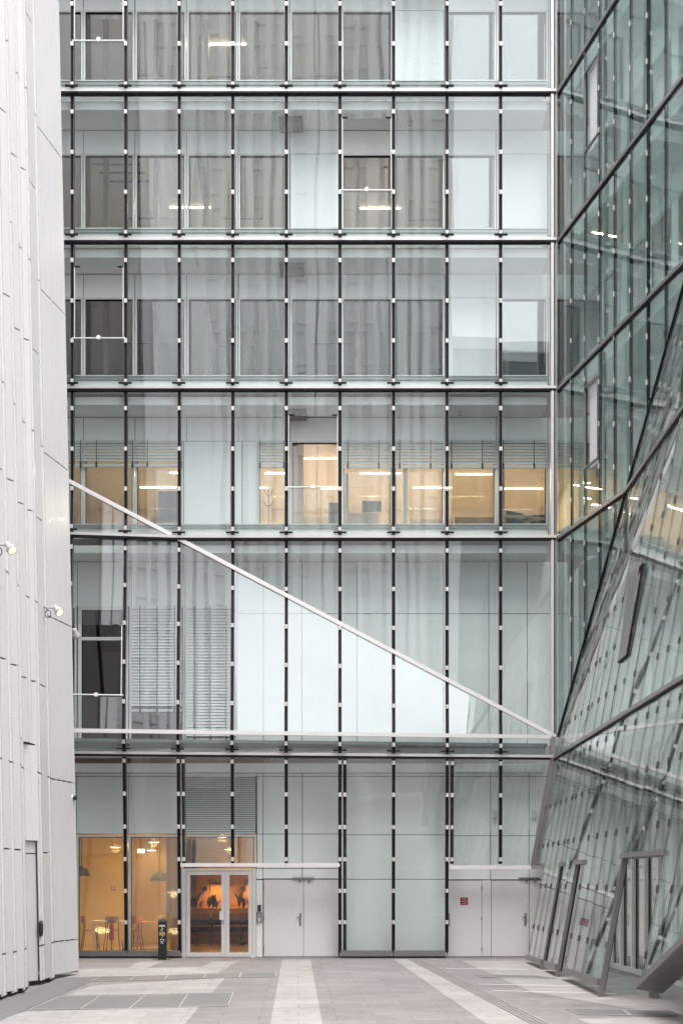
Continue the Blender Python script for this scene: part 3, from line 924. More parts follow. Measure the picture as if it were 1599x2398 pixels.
# cafe lamps
def cafe_light(px, py, y, label):
    p = at(px, py, y); x, z = p.x, p.z
    t = thing("ceiling_spot", label, "ceiling light", (x, y, z), "round ceiling lights of the café")
    b = MB(); b.lathe((x, y, z), [(.03, .06), (.17, .05), (.17, .0), (.15, -.005)], 20); b.tube((x, y, z + .05), (x, y, 3.43), .012); b.build("lamp_rim", "sign_white", t)
    b = MB(); b.lathe((x, y, z), [(.15, -.004), (.0, -.006)], 20); b.build("diffuser", "bulb_warm", t)
    l = bpy.data.lights.new("lamp_glow", 'POINT'); l.shadow_soft_size = .11; l.energy = 5.5 if y < 5.5 else 11.0; l.color = (1, .70, .29)
    o = bpy.data.objects.new("lamp_glow", l); COL.objects.link(o); o.parent = t; o.location = (0, 0, -.05)
for a, c, y_, lab in ((270, 1984, 4.5, "round ceiling light behind the leftmost café window"), (361, 1972.5, 3.0, "rear round ceiling light above the pendant lamp beside the entrance"), (356, 1991.5, 5.0, "front round ceiling light beside the bright exit lamp"), (520, 1960.5, 2.5, "brightest round ceiling light above the entrance door's transom"), (473, 1982, 10.0, "small round ceiling light over the entrance's left door leaf"), (537, 1989, 7.2, "small round ceiling light over the entrance's right door leaf")):
    cafe_light(a, c, y_, lab)
def pendant(px, py_bot, w_px, y, label):
    d = D + y; x = (px - CX) * d / F; z = H + (HY - py_bot) * d / F; r = w_px * d / F / 2
    t = thing("pendant_lamp", label, "pendant lamp", (x, y, z), "dome pendant lamps of the café")
    b = MB(); b.lathe((x, y, z), [(r, 0), (r * .97, .04), (r * .8, .16), (r * .5, .24), (r * .16, .27), (.03, .30)], 28); b.build("lamp_shade", "lamp_shade_grey", t, smooth=True)
    b = MB(); b.tube((x, y, z + .28), (x, y, 3.43), .01); b.build("cable", "black", t)
    b = MB(); b.lathe((x, y, z + .03), [(0, -.02), (r * .86, -.02), (r * .86, .0), (0, .0)], 24); b.build("bulb", "bulb_warm", t)
    l = bpy.data.lights.new("lamp_glow", 'AREA'); l.shape = 'DISK'; l.size = r * 1.6; l.energy = 8; l.color = (1, .70, .29)
    o = bpy.data.objects.new("lamp_glow", l); COL.objects.link(o); o.parent = t; o.location = (0, 0, -.0)
pendant(192, 2052, 46, 3.2, "dome pendant lamp half hidden behind the white building's edge")
pendant(375, 2063, 48, 3.4, "dome pendant lamp above the table beside the entrance door")
# bar wall sconce
def sconce(px, py, label):
    y = 8.6; p = at(px, py, y)
    t = thing("wall_lamp", label, "wall lamp", p, "wall lamps above the bar")
    b = MB(); b.tube(p + Vector((-.22, .38, .1)), p + Vector((-.22, 0, .1)), .012); b.tube(p + Vector((-.22, 0, .1)), p + Vector((0, 0, .1)), .012); b.tube(p + Vector((0, 0, .1)), p, .012); b.tube(p + Vector((-.22, .38, .1)), p + Vector((-.22, .38, -.3)), .014); b.build("arm", "black", t)
    b = MB(); b.lathe(p, [(.02, .04), (.16, -.01), (.16, -.03)], 18); b.build("lamp_shade", "black", t)
    b = MB(); b.lathe(p + Vector((0, 0, -.02)), [(0, 0), (.13, -.005)], 18); b.build("bulb", "bulb_warm", t)
    l = bpy.data.lights.new("lamp_glow", 'AREA'); l.shape = 'DISK'; l.size = .24; l.energy = 4.5; l.color = (1, .52, .16)
    o = bpy.data.objects.new("lamp_glow", l); COL.objects.link(o); o.parent = t; o.location = (0, 0, -.04)
sconce(505, 2068, "bracket lamp glowing above the plants in the left door leaf")
sconce(588, 2068, "bracket lamp above the plants in the right door leaf")
for px, lab in ((480, "round dark disc on the orange wall, seen in the left door leaf"), (570, "round dark disc on the orange wall, seen in the right door leaf")):
    p = at(px, 2081, 8.9)
    b = MB(); b.lathe(p, [(0, -.05), (.085, -.05), (.09, 0), (.085, .02), (0, .02)], 18, axis=(0, 1, 0))
    tag(b.build("wall_disc", "black"), lab, "wall ornament", "round discs on the orange wall")
# exit light
p = at(331, 1993, 4.2)
t = thing("exit_lamp", "bright white rectangular exit lamp hanging inside the café", "exit lamp", p)
b = MB(); b.box(p.x - .1, p.x + .1, p.y - .03, p.y + .03, p.z - .05, p.z + .055); b.build("lamp_panel", "exit_white", t)
b = MB(); b.tube(p + Vector((0, 0, .05)), (p.x, p.y, 3.43), .008); b.build("rod", "black", t)

# ------------------------------------------------------------------ cafe furniture
def cafe_table(x, y, w, dep, h, label, wood=False):
    t = thing("cafe_table", label, "table", (x, y, 0.012), "café tables")
    m = "wood_light" if wood else "aluminium_white"
    b = MB(); b.box(x - w / 2, x + w / 2, y - dep / 2, y + dep / 2, h - .045, h); b.build("table_top", m, t)
    for sx_ in (-1, 1):
        for sy_ in (-1, 1):
            b = MB(); cx_, cy_ = x + sx_ * (w / 2 - .03), y + sy_ * (dep / 2 - .03)
            b.box(cx_ - .022, cx_ + .022, cy_ - .022, cy_ + .022, .012, h - .045); b.build("leg", m, t)
def chair_proto(h_seat=.62):
    t = thing("cafe_chair", "x", "chair", (0, 0, 0.012), "wooden café chairs")
    z0 = .012
    b = MB(); b.prism([(-.2, -.2, h_seat), (.2, -.2, h_seat), (.22, .2, h_seat), (-.22, .2, h_seat)], (0, 0, .03)); b.build("seat", "wood_chair", t)
    b = MB()
    n = 6
    for i in range(n):
        a0, a1 = R(-60 + 120 * i / n), R(-60 + 120 * (i + 1) / n)
        q = [(.24 * math.sin(a0), .06 + .2 * math.cos(a0)), (.24 * math.sin(a1), .06 + .2 * math.cos(a1))]
        b.prism([(q[0][0], q[0][1], h_seat + .22), (q[1][0], q[1][1], h_seat + .22), (q[1][0], q[1][1], h_seat + .42), (q[0][0], q[0][1], h_seat + .42)], (0, .015, 0))
    b.build("backrest", "wood_chair", t)
    for sx_ in (-1, 1):
        for sy_ in (-1, 1):
            b = MB()
            pts = [Vector((sx_ * .25, sy_ * .25, z0)), Vector((sx_ * .17, sy_ * .17, h_seat))]
            if sy_ > 0: pts.append(Vector((sx_ * .2, .17, h_seat + .3)))
            b.path(pts, .012); b.build("leg", "chair_black", t)
    return t
T1 = gnd(255, 2228); T2 = gnd(340, 2227)
cafe_table(T1.x, T1.y, .88, .7, .90, "white square café table beside the fire extinguisher")
cafe_table(T2.x + .05, T2.y + .3, .8, .7, .86, "pale wooden café table behind the black ashtray post", True)
ch = chair_proto()
spots = [(T1.x - .55, T1.y + .1, 95, "wooden chair left of the white café table, nearest the white building"), (T1.x + .15, T1.y - .1, 180, "wooden chair pushed against the front of the white café table"),
         (T1.x + .62, T1.y + .5, -80, "wooden chair at the right end of the white café table"), (T2.x - .3, T2.y - .1, 200, "wooden chair left of the pale wooden café table"), (T2.x + .62, T2.y + .5, -90, "dark wooden chair behind the black ashtray post")]
barc = [(X(478, 6.9), 6.9, 0, "bar chair in the middle of the left door leaf"), (X(514, 6.9), 6.9, 0, "bar chair half hidden behind the meeting door leaves"), (X(552, 6.9), 6.9, 0, "bar chair seen at the left of the right door leaf"), (X(583, 6.9), 6.9, 0, "bar chair at the right edge of the right door leaf"), (X(447, 6.9), 6.9, 0, "bar chair at the left edge of the left door leaf")]
first = True
for x, y, a, lab in spots + barc:
    o = ch if first else copy_tree(ch)
    first = False
    o.location = (x, y, 0); o.rotation_euler = (0, 0, R(a if (x, y, a, lab) in spots else 180)); o["label"] = lab
# bar with planter
bx0, bx1 = X(425, 7.8), X(602, 7.8)
t = thing("bar_counter", "long black bar counter with a wooden planter shelf behind the glass entrance", "bar counter", ((bx0 + bx1) / 2, 7.8, 0))
b = MB(); b.box(bx0, bx1, 7.75, 8.2, .012, .75); b.build("bar_front", "wood_chair", t)
b = MB(); b.box(bx0, bx1, 7.70, 8.25, .40, .92); b.build("bar_panel", "bar_black", t)
b = MB(); b.box(bx0, bx1, 7.55, 7.75, .86, .90); b.build("bar_shelf", "wood_light", t)
b = MB(); b.box(bx0, bx1, 7.68, 8.25, .95, 1.17); b.build("planter_box", "wood_light", t)
def plant(px, hgt, n, m, label, spread=.25, wid=.035):
    x, y, z0 = X(px, 7.95), 7.95, 1.17
    t = thing("potted_plant", label, "plant", (x, y, z0), "plants on the bar planter")
    b = MB()
    for i in range(n):
        a = random.uniform(0, 2 * math.pi); r = spread * random.uniform(.3, 1); hh = hgt * random.uniform(.55, 1)
        dirv = Vector((math.cos(a), math.sin(a) * .5, 0)); side = Vector((-dirv.y, dirv.x, 0)).normalized()
        prev = None
        for s_ in range(5):
            u = s_ / 4
            c_ = Vector((x, y, z0)) + dirv * r * u ** 1.6 + Vector((0, 0, hh * (u - .15 * u * u)))
            ww = wid * math.sin(math.pi * min(1, u * .85 + .12))
            cur = (c_ - side * ww, c_ + side * ww)
            if prev: b.poly([prev[0], prev[1], cur[1], cur[0]])
            prev = cur
    b.build("leaves", m, t, recalc=False)
    b = MB(); b.tube((x, y, z0), (x, y, z0 + hgt * .3), .012); b.build("stem", "plant_dark", t)
plant(458, .62, 16, "plant_dark", "tall dark plant at the left end of the bar planter", .3, .05)
plant(470, .35, 14, "plant_red", "low reddish plant beside the tall dark plant", .22)
plant(490, .5, 18, "plant_dark", "dark bushy plant under the glowing bracket lamp", .3, .05)
plant(507, .36, 18, "plant_yellow", "yellow green plant beside the door leaf's meeting edge", .25, .045)
plant(560, .75, 20, "plant_dark", "spiky dark plant in the middle of the right door leaf", .38, .04)
plant(445, .45, 16, "plant_dark", "dark plant cut by the left door leaf's outer frame", .3, .05)
plant(500, .55, 18, "plant_dark", "upright dark plant right of the glowing bracket lamp", .28, .05)
plant(571, .4, 16, "plant_red", "low reddish plant beside the spiky dark plant", .25, .04)
plant(584, .5, 14, "plant_yellow", "yellow leafed plant at the right edge of the planter", .25, .045)
# fire extinguisher and sign
p = at(262, 2190, 2.6)
t = thing("fire_extinguisher", "red fire extinguisher standing by the white café table", "fire extinguisher", (p.x, p.y, .3))
b = MB(); b.lathe((p.x, p.y, .38), [(0, 0), (.07, 0), (.075, .03), (.075, .38), (.05, .45), (.025, .48), (.025, .52), (0, .52)], 18); b.build("cylinder", "red_paint", t, smooth=True)
b = MB(); b.box(p.x - .05, p.x + .07, p.y - .015, p.y + .015, .90, .925); b.path([Vector((p.x, p.y - .03, .9)), Vector((p.x - .08, p.y - .05, .93)), Vector((p.x - .11, p.y - .05, .8)), Vector((p.x - .09, p.y - .05, .6))], .012); b.build("handle", "black", t)
b = MB(); b.box(p.x - .02, p.x + .02, p.y - .02, p.y + .02, .012, .40); b.box(p.x - .12, p.x + .12, p.y - .12, p.y + .12, .012, .03); b.build("stand", "steel", t)
p = at(266, 2082, 5.86)
t = thing("wall_sign", "small red and white fire notice on the café's beige wall", "sign", p)
b = MB(); b.box(p.x - .055, p.x + .055, p.y - .012, p.y, p.z - .08, p.z + .08); b.build("plate", "sign_red", t)
b = MB(); b.box(p.x - .028, p.x + .028, p.y - .016, p.y - .0125, p.z - .01, p.z + .06); b.box(p.x - .05, p.x + .05, p.y - .016, p.y - .0125, p.z - .072, p.z - .04); b.build("symbol", "sign_white", t)

# ------------------------------------------------------------------ office furniture, lit storey
zo = Z4 + .40
def cupboard(px0, px1, py_top, y, label, m="office_partition", dep=.5):
    x0, x1 = X(px0, y), X(px1, y); zt_ = Zp(py_top, y)
    t = thing("office_cupboard", label, "cupboard", ((x0 + x1) / 2, y, zo), "office cupboards and partitions")
    b = MB(); b.box(x0, x1, y, y + dep, zo, zt_); b.build("body", m, t)
    b = MB(); n = max(1, int((x1 - x0) / .6))
    for i in range(n): b.box(x0 + (x1 - x0) * i / n + .01, x0 + (x1 - x0) * (i + 1) / n - .01, y - .015, y, zo + .04, zt_ - .02)
    b.build("door", m, t)
cupboard(808, 885, 1201, 2.6, "cream office cupboard below the lit storey's middle windows")
cupboard(690, 770, 1211, 4.0, "low cream cupboard behind the open vent of the lit storey")
cupboard(960, 1060, 1215, 5.0, "low cream cupboard in the third bay from the glass corner")
cupboard(1064, 1270, 1211, 4.2, "long low cream cupboard in the two bays by the glass corner")
cupboard(355, 420, 1209, 3.4, "low cream cupboard under the dark blue screen at the left")
def partition(px0, px1, py0, py1, y, label, m):
    x0, x1 = X(px0, y), X(px1, y)
    t = thing("office_screen", label, "screen", ((x0 + x1) / 2, y, zo), "office screens")
    b = MB(); b.box(x0, x1, y, y + .06, Zp(py1, y), Zp(py0, y)); b.build("panel", m, t)
    b = MB(); b.box(x0 + .05, x0 + .1, y + .005, y + .055, zo, Zp(py1, y)); b.box(x1 - .1, x1 - .05, y + .005, y + .055, zo, Zp(py1, y)); b.build("leg", "steel", t)
partition(371, 440, 1150, 1220, 2.6, "large dark blue screen behind the second window of the lit storey", "desk_blue")
partition(770, 797, 1177, 1225, 2.2, "grey blue screen at the right of the open vent", "desk_blue")
partition(808, 816, 1110, 1230, 2.2, "narrow grey green panel edge behind the blind beside the vent", "blind_grey")
# coat stand
p = Vector((X(629, 2.4), 2.4, zo)); zt_ = Zp(1150, 2.4)
t = thing("coat_stand", "thin dark coat stand behind the window left of the vent", "coat stand", p)
b = MB(); b.tube(p, (p.x, p.y, zt_ - .1), .016)
b.build("pole", "black", t)
b = MB()
for a in (0, 90, 180, 270):
    c_, s_ = math.cos(R(a)), math.sin(R(a))
    b.path([Vector((p.x, p.y, zt_ - .16)), Vector((p.x + .06 * c_, p.y + .06 * s_, zt_ - .1)), Vector((p.x + .12 * c_, p.y + .12 * s_, zt_ + .04))], .012)
    b.path([Vector((p.x, p.y, zt_ - .42)), Vector((p.x + .08 * c_, p.y + .08 * s_, zt_ - .4)), Vector((p.x + .12 * c_, p.y + .12 * s_, zt_ - .28))], .012)
b.build("hook", "black", t)
b = MB()
for a in (45, 135, 225, 315): b.tube(p, p + Vector((.22 * math.cos(R(a)), .22 * math.sin(R(a)), .01)), .015)
b.build("foot", "black", t)
def monitor(px, py, y, ang, label):
    q = at(px, py, y)
    t = thing("monitor", label, "monitor", q, "office monitors", rz=0)
    b = MB(); c_, s_ = math.cos(R(ang)), math.sin(R(ang))
    u = Vector((c_, s_, 0)); n = Vector((-s_, c_, 0))
    lo, hi = q - u * .28, q + u * .28
    b.prism([lo, hi, hi + Vector((0, 0, .30)), lo + Vector((0, 0, .34))], n * .04); b.build("screen", "screen_dark", t)
    b = MB(); b.tube(q + n * .05 + Vector((0, 0, .15)), Vector((q.x, q.y + .05, zo + .72)), .02); b.build("stand", "steel", t)
    b = MB(); b.box(q.x - .45, q.x + .45, q.y - .25, q.y + .25, zo + .69, zo + .72); b.box(q.x - .42, q.x - .38, q.y - .02, q.y + .02, zo, zo + .69); b.box(q.x + .38, q.x + .42, q.y - .02, q.y + .02, zo, zo + .69); o = b.build("desk", "office_partition", t)
monitor(1205, 1226, 2.0, 20, "dark monitor on a desk beside the glass corner")
monitor(870, 1199, 3.4, -10, "dark monitor seen over the cream cupboard")
monitor(1262, 1232, 2.2, -20, "dark monitor nearest the corner post, at the window's right edge")
# grey box lamps and small ceiling units under soffits
def soffit_unit(px0, px1, py0, py1, zt, label):
    y0, y1 = .45, 1.0
    t = thing("soffit_unit", label, "vent box", (X((px0 + px1) / 2, .7), .7, zt - .34), "grey boxes under the soffits")
    x0, x1 = X(px0, .6), X(px1, .6)
    b = MB(); b.box(x0, x1, y0, y1, zt - .34 - .12, zt - .337); b.build("casing", "lamp_shade_grey", t)
    b = MB(); b.box(x0 + .05, x1 - .05, y0 + .05, y1 - .05, zt - .34 - .13, zt - .34 - .121); b.build("grille", "steel", t)
soffit_unit(654, 709, 286, 325, Z1, "grey box under the soffit of the second storey from the top")
soffit_unit(656, 711, 627, 660, Z2, "grey box under the soffit of the third storey from the top")
soffit_unit(665, 718, 970, 1000, Z3, "grey box under the soffit beside the lit storey's open vent")

def soffit_sensor(px, zt, label):
    x = X(px, .7)
    t = thing("ceiling_sensor", label, "sensor", (x, .7, zt - .337), "small sensors under the soffits")
    b = MB(); b.lathe((x, .7, zt - .337), [(.05, 0), (.05, -.10), (.0, -.10)], 14); b.build("housing", "blind_grey", t)
    b = MB(); b.lathe((x, .7, zt - .437), [(.03, -.001), (.0, -.012)], 12); b.build("lens", "screen_dark", t)
soffit_sensor(960, Z1, "small grey cylinder under the soffit of the second storey from the top")
soffit_sensor(1077, Z3, "small grey cylinder under the soffit of the lit storey")
soffit_sensor(952, Z4, "small grey cylinder under the soffit above the diagonal crease")

# ------------------------------------------------------------------ street-side small things
# ashtray post
p = gnd(381, 2247)
t = thing("ashtray_post", "slim black ashtray post with white pictograms before the café window", "ashtray", p)
w, h = .20, 1.06
b = MB(); b.box(p.x - .105, p.x + .105, p.y - .07, p.y + .07, .012, h - .09)
b.lathe((p.x - .105, p.y, h - .09), [(0, 0), (.07, 0), (.07, .21), (0, .21)], 20, axis=(1, 0, 0)); b.build("body", "black", t)
b = MB(); b.box(p.x - .21, p.x + .21, p.y - .17, p.y + .17, .0, .012); b.build("base_plate", "black", t)
b = MB(); b.box(p.x - .08, p.x + .08, p.y - .085, p.y - .0705, h - .20, h - .155); b.build("slot", "aluminium", t)
b = MB(); b.box(p.x - .075, p.x + .075, p.y - .082, p.y - .0705, h - .43, h - .34); b.build("plate", "gold", t)
b = MB()
yy = p.y - .076
def stroke(pts, r=.006):
    b.path([Vector((p.x + u, yy, v)) for u, v in pts], r, 6)
stroke([(-.02, h - .23), (.02, h - .235), (.03, h - .26), (0, h - .27), (-.03, h - .285), (-.02, h - .31), (.025, h - .315)])
stroke([(-.01, h - .225), (-.005, h - .245)])
for k in range(3):
    a0 = R(90 + 120 * k)
    stroke([(.042 * math.cos(a0 + s_), h - .56 + .042 * math.sin(a0 + s_)) for s_ in (0, .5, 1.0, 1.5)], .009)
stroke([(0, h - .48), (.02, h - .46), (.0, h - .44)])
stroke([(-.03, h - .63), (.03, h - .63)], .007)
b.build("pictogram", "sign_white", t)
# intercom
q = at(607.5, 2148, YF - .005)
t = thing("intercom", "steel intercom panel with dark screen between the white doors", "intercom", q)
b = MB(); b.box(q.x - .07, q.x + .07, YF - .05, YF, q.z - .14, q.z + .14); b.build("keypad", "steel", t)
b = MB(); b.box(q.x - .045, q.x + .045, YF - .04, YF, q.z + .15, q.z + .33); b.build("screen", "screen_dark", t)
b = MB()
for i in range(3):
    b.box(q.x - .035, q.x + .035, YF - .056, YF - .0505, q.z - .11 + i * .035, q.z - .085 + i * .035)
b.lathe(Vector((q.x, YF - .052, q.z + .05)), [(0, -.006), (.018, -.006), (.018, .003)], 12, axis=(0, 1, 0)); b.build("button", "sign_white", t)
# red sign on the door
q = at(1086, 2110.5, YF - .036)
t = thing("door_sign", "square dark red notice with white lettering on the service door", "sign", q)
s_ = .102
b = MB(); b.box(q.x - s_, q.x + s_, q.y - .006, q.y, q.z - s_ * .98, q.z + s_ * .98); b.build("plate", "sign_red", t)
for i, wd in enumerate(("Prises", "colonnes", "sèches")):
    me = text_mesh(wd, .044); me.materials.clear(); me.materials.append(M["sign_white"])
    o = bpy.data.objects.new("lettering", me); COL.objects.link(o); o.parent = t
    o.rotation_euler = (R(90), 0, 0); o.location = (0, -.0075, .058 - .058 * i)

# ------------------------------------------------------------------ white building on the left
LEAN = -0.0206
HL = 30.0
W = thing("white_building", "tall white metal clad building with pleated panels", "building", (-9, -14, 0))
END = (gnd(130, 2293), gnd(186, 2283))                       # long flat end panel
flats = [((109, 2303), (122, 2300)), ((69, 2311), (99.5, 2308)), ((43, 2328), (59, 2326)), ((18, 2336), (33, 2333.5)), ((-8, 2345), (8, 2342))]
FL = [(gnd(*a), gnd(*c)) for a, c in flats]
y = FL[-1][0].y
while y > -30:
    y -= .62
    FL.append((Vector((-6.0, y - .05, 0)), Vector((-5.84, y, 0))))
FA = (gnd(67, 2312.5), gnd(80, 2311)); FB = (gnd(89, 2307.5), gnd(101, 2306.5))   # above the door bay the wide flat splits in two
def lean(p, z): return Vector((p.x + LEAN * z, p.y, z))
ZJ = [2.62 + 3.36 * k for k in range(9)]; ZE = [.78 + 3.405 * k for k in range(9)]
def spans(z0, z1, js):
    zs_ = [z0] + [q for q in js if z0 + .1 < q < z1 - .1] + [z1]
    return [(a + (.014 if a > z0 else 0), c - (.014 if c < z1 else 0)) for a, c in zip(zs_, zs_[1:])]
clad = MB(); ret = MB(); bkg = MB()
def flat_panel(a, c, z0, z1, js, mb=clad, backed=True):
    d = (c - a).normalized(); n = Vector((d.y, -d.x, 0))
    for za, zb in spans(z0, z1, js):
        mb.prism([lean(a, za), lean(c, za), lean(c, zb), lean(a, zb)], -n * .04, 0)
    if backed: bkg.prism([lean(a - n * .045, z0), lean(c - n * .045, z0), lean(c - n * .045, z1), lean(a - n * .045, z1)], -n * .05, 0)
def return_panel(e, a, z0, z1, backed=True):
    """side of a pleat: from the near flat's right end back to the far flat's left end, with a small step half way"""
    m = e + (a - e) * .5
    for u, v in ((e, m + Vector((-.012, 0, 0))), (m + Vector((.014, 0, 0)), a)):
        flat_panel(u + Vector((0, .004, 0)), v, z0, z1, ZE, ret, backed)
for i, (a, c) in enumerate(FL):
    if i == 1:
        flat_panel(*FA, 4.74, HL, ZJ); flat_panel(*FB, 4.74, HL, ZJ)
        return_panel(FA[1], FB[0], 4.74, HL)
        return_panel(FB[1], FL[0][0], 4.74, HL); return_panel(c, FL[0][0], .10, 4.74, False)
        continue
    flat_panel(a, c, .10, HL, ZJ)
    if i == 0: return_panel(c, END[0], .06, HL)
    elif i == 2: return_panel(c, FA[0], 4.74, HL); return_panel(c, FL[1][0], .06, 4.74)
    else: return_panel(c, FL[i - 1][0], .06, HL)
flat_panel(*END, .10, HL, ZE, ret)
d = (END[1] - END[0]).normalized(); n = Vector((d.y, -d.x, 0))
for t_ in (.2, .42, .64, .86):
    p = END[0] + (END[1] - END[0]) * t_
    q = p - n * .01; ret.prism([lean(q, .12), lean(q + d * .012, .12), lean(q + d * .012, HL - .1), lean(q, HL - .1)], n * .0125, 0)
FL = [END] + FL
# far end return behind the last flat
a, c = FL[0]
clad.prism([lean(c, .06), lean(c + Vector((-4, .6, 0)), .06), lean(c + Vector((-4, .6, 0)), 30), lean(c, 30)], (0, -.05, 0), 0)
clad.build("cladding", "white_cladding", W); ret.build("side_cladding", "white_gloss", W)
bkg.build("wall", "joint_dark", W)
core = MB(); core.prism([(-20, -6.4, 0), (-6.9, -6.4, 0), (-6.9, -31, 0), (-20, -31, 0)], (-.62, 0, 30)); core.build("core", "concrete_roof", W)
# recessed door with reveal
a, c = FL[2]; d = (c - a).normalized(); n = Vector((d.y, -d.x, 0))
zdo = 2.05 + (2063 - 1971) * 13.8 * (F / 1600) / F
ra, rc = a - n * .10, c - n * .10
pn = MB(); pn.prism([lean(a - n * .012, 2.84), lean(c - n * .012, 2.84), lean(c - n * .012, 4.70), lean(a - n * .012, 4.70)], -n * .04)
for t_ in (.5, .9):
    p = a + (c - a) * t_ - n * .02; pn.prism([lean(p, 2.84), lean(p + d * .012, 2.84), lean(p + d * .012, 4.7), lean(p, 4.69)], n * .012)
pn.prism([lean(ra, 2.60), lean(rc, 2.60), lean(rc, 2.83), lean(ra, 2.83)], -n * .04)
pn.build("upper_panel", "white_gloss", W)
dr = MB(); dr.prism([lean(ra, .10), lean(rc, .10), lean(rc, 2.575), lean(ra, 2.575)], -n * .03)
od = dr.build("door", "white_cladding", W)
hd = MB(); pc = lean(c - d * .02 + n * .02, 1.12)
hd.lathe(pc, [(0, -.16), (.03, -.15), (.045, -.08), (.045, .08), (.03, .15), (0, .16)], 12); hd.build("handle", "black", od, smooth=True)
# spotlights on the white building
def spot(px, py, y, label, ax=(.62, -.35, -.70)):
    p = at(px, py, y)
    t = thing("spotlight", label, "spotlight", p, "white spotlights on the pleated wall")
    ax = Vector(ax).normalized()
    b = MB(); b.lathe(p, [(0, -.10), (.04, -.10), (.05, -.085), (.06, .0), (.088, .05), (.092, .115), (.078, .12)], 22, axis=ax); b.build("lamp_head", "lamp_white", t, smooth=True)
    b = MB(); b.lathe(p + ax * .115, [(0, 0.004), (.072, 0)], 22, axis=ax); b.build("lens", "spot_glow", t)
    b = MB()
    q0 = p + Vector((-.34, .02, .04))
    b.tube(q0, p - ax * .02 + Vector((-.06, 0, .02)), .022); b.box(q0.x - .03, q0.x + .0, q0.y - .05, q0.y + .05, q0.z - .10, q0.z + .10); b.build("bracket", "lamp_white", t)
    b = MB(); cc = p + Vector((-.17, -.04, -.10))
    b.path([cc + Vector((.06 * math.cos(s_ / 12 * 2 * math.pi), 0, .075 * math.sin(s_ / 12 * 2 * math.pi))) for s_ in range(13)], .009, 6)
    b.path([cc + Vector((0, 0, .075)), p + Vector((-.26, 0, .06))], .009, 6); b.build("cable", "black", t)
spot(22, 1280, -11.5, "white spotlight at the left edge of the picture on the pleated wall")
spot(134, 1427, -7.8, "white spotlight beside a dark joint on the flat end panel")
spot(177, 1482, -5.3, "white spotlight peeping round the edge of the white building", (.15, .55, -.75))
# security camera
p = at(172, 1868, -5.9)
t = thing("security_camera", "small white security camera with black dome on the white wall's edge", "camera", p)
b = MB(); b.tube(p + Vector((-.22, 0, .04)), p + Vector((.02, 0, 0)), .05, .06, 14); b.box(p.x - .26, p.x - .22, p.y - .07, p.y + .07, p.z - .04, p.z + .12); b.build("housing", "sign_white", t)
b = MB(); b.lathe(p + Vector((.02, 0, 0)), [(.062, 0), (.058, .03), (.04, .055), (0, .065)], 16, axis=(1, -.3, 0)); b.build("lens", "black", t, smooth=True)

# ------------------------------------------------------------------ right wing
WG = thing("glass_wing", "dark green glass wing with slanting folds and leaning foot", "building", (9, -6, 0))
_u = Vector(((166 - CX) / F, 1, 0)).normalized(); U = -_u                      # along the wing, towards the camera
N1 = Vector((U.y, -U.x, 0))                                                     # outward (to the courtyard)
O1 = Vector((XC + .06, 0, 0))
def r1(s, z, off=0.0): return O1 + U * s + N1 * off + Vector((0, 0, z))
def s_px(px):
    t = (px - CX) / F
    return (D * t - O1.x) / (U.x - t * U.y)
S4 = s_px(1467.5); Z4f = H + (HY - 1145) * (D + U.y * S4) / F
FS = (Z4f - CZ) / S4
def zfold(s): return CZ + FS * s
# leaning plane X = a + b Y + c Z
P1 = r1(0, CZ); P2 = r1(S4, zfold(S4)); dn = (Z5 - H) * F / (HY - 1588); P3 = Vector(((1599 - CX) * dn / F, dn - D, Z5))
import itertools
def solve3(p, q, r):
    m = Matrix(((1, p.y, p.z), (1, q.y, q.z), (1, r.y, r.z))); return m.inverted() @ Vector((p.x, q.x, r.x))
PA, PB, PC = solve3(P1, P2, P3)
N2 = Vector((-1, PB, PC)).normalized()
def r2(w, z, off=0.0): return Vector((PA - PB * w + PC * z, -w, z)) + N2 * off
V2 = (r2(0, 1) - r2(0, 0)).normalized()
DS = 0.885
NS = 11
WE = {0: 17.6, 1: 14.9, 2: 9.06, 3: 9.06, 4: 9.06, 5: 9.06}     # how far each storey of the wing runs towards the camera
WIN1 = {2: [(Zp(135), Zp(352), 2)]}
def wpane(pts, n, m='wing_glass'):
    c_ = sum(pts, Vector()) / len(pts); u_ = n.cross(Vector((0, 0, 1))).normalized()
    a1, a2 = random.uniform(-.004, .004), random.uniform(-.003, .003)
    pts = [p + n * (a1 * (p - c_).dot(u_) + a2 * (p.z - c_.z)) for p in pts]
    b = MB(); b.prism(pts, -n * .014); b.build("glass_pane", m, WG)
bandz = [Z5, Z4, Z3, Z2, Z1, ZT]
# upper plane panes (split at every floor and by the fold)
open1 = []
for (pxa, pya, pyb) in ((1394, 1262 - 1130, 352),):
    pass
dS2 = D + U.y * (2.5 * DS)
def z_at(py, s): return H + (HY - py) * (D + U.y * s) / F
OP1 = [(z_at(335, 2.5 * DS), z_at(150, 2.5 * DS)), (z_at(1085, 2.5 * DS), z_at(895, 2.5 * DS))]
for i in range(NS):
    s0, s1 = i * DS + .012, (i + 1) * DS - .012
    for zb, zt in zip(bandz, bandz[1:]):
        segs = [(zb + .06, zt - .06)]
        if i == 2:
            for o0, o1 in OP1:
                if zb < o0 and o1 < zt + .5: segs = [(zb + .06, o0), (min(o1, zt - .07), zt - .06)]
        for a, c in segs:
            if c - a < .03: continue
            q = clip(rect(s0, s1, a, c), -FS, 1, CZ + .06)
            if area(q) > .02: wpane([r1(s, z) for s, z in q], N1)
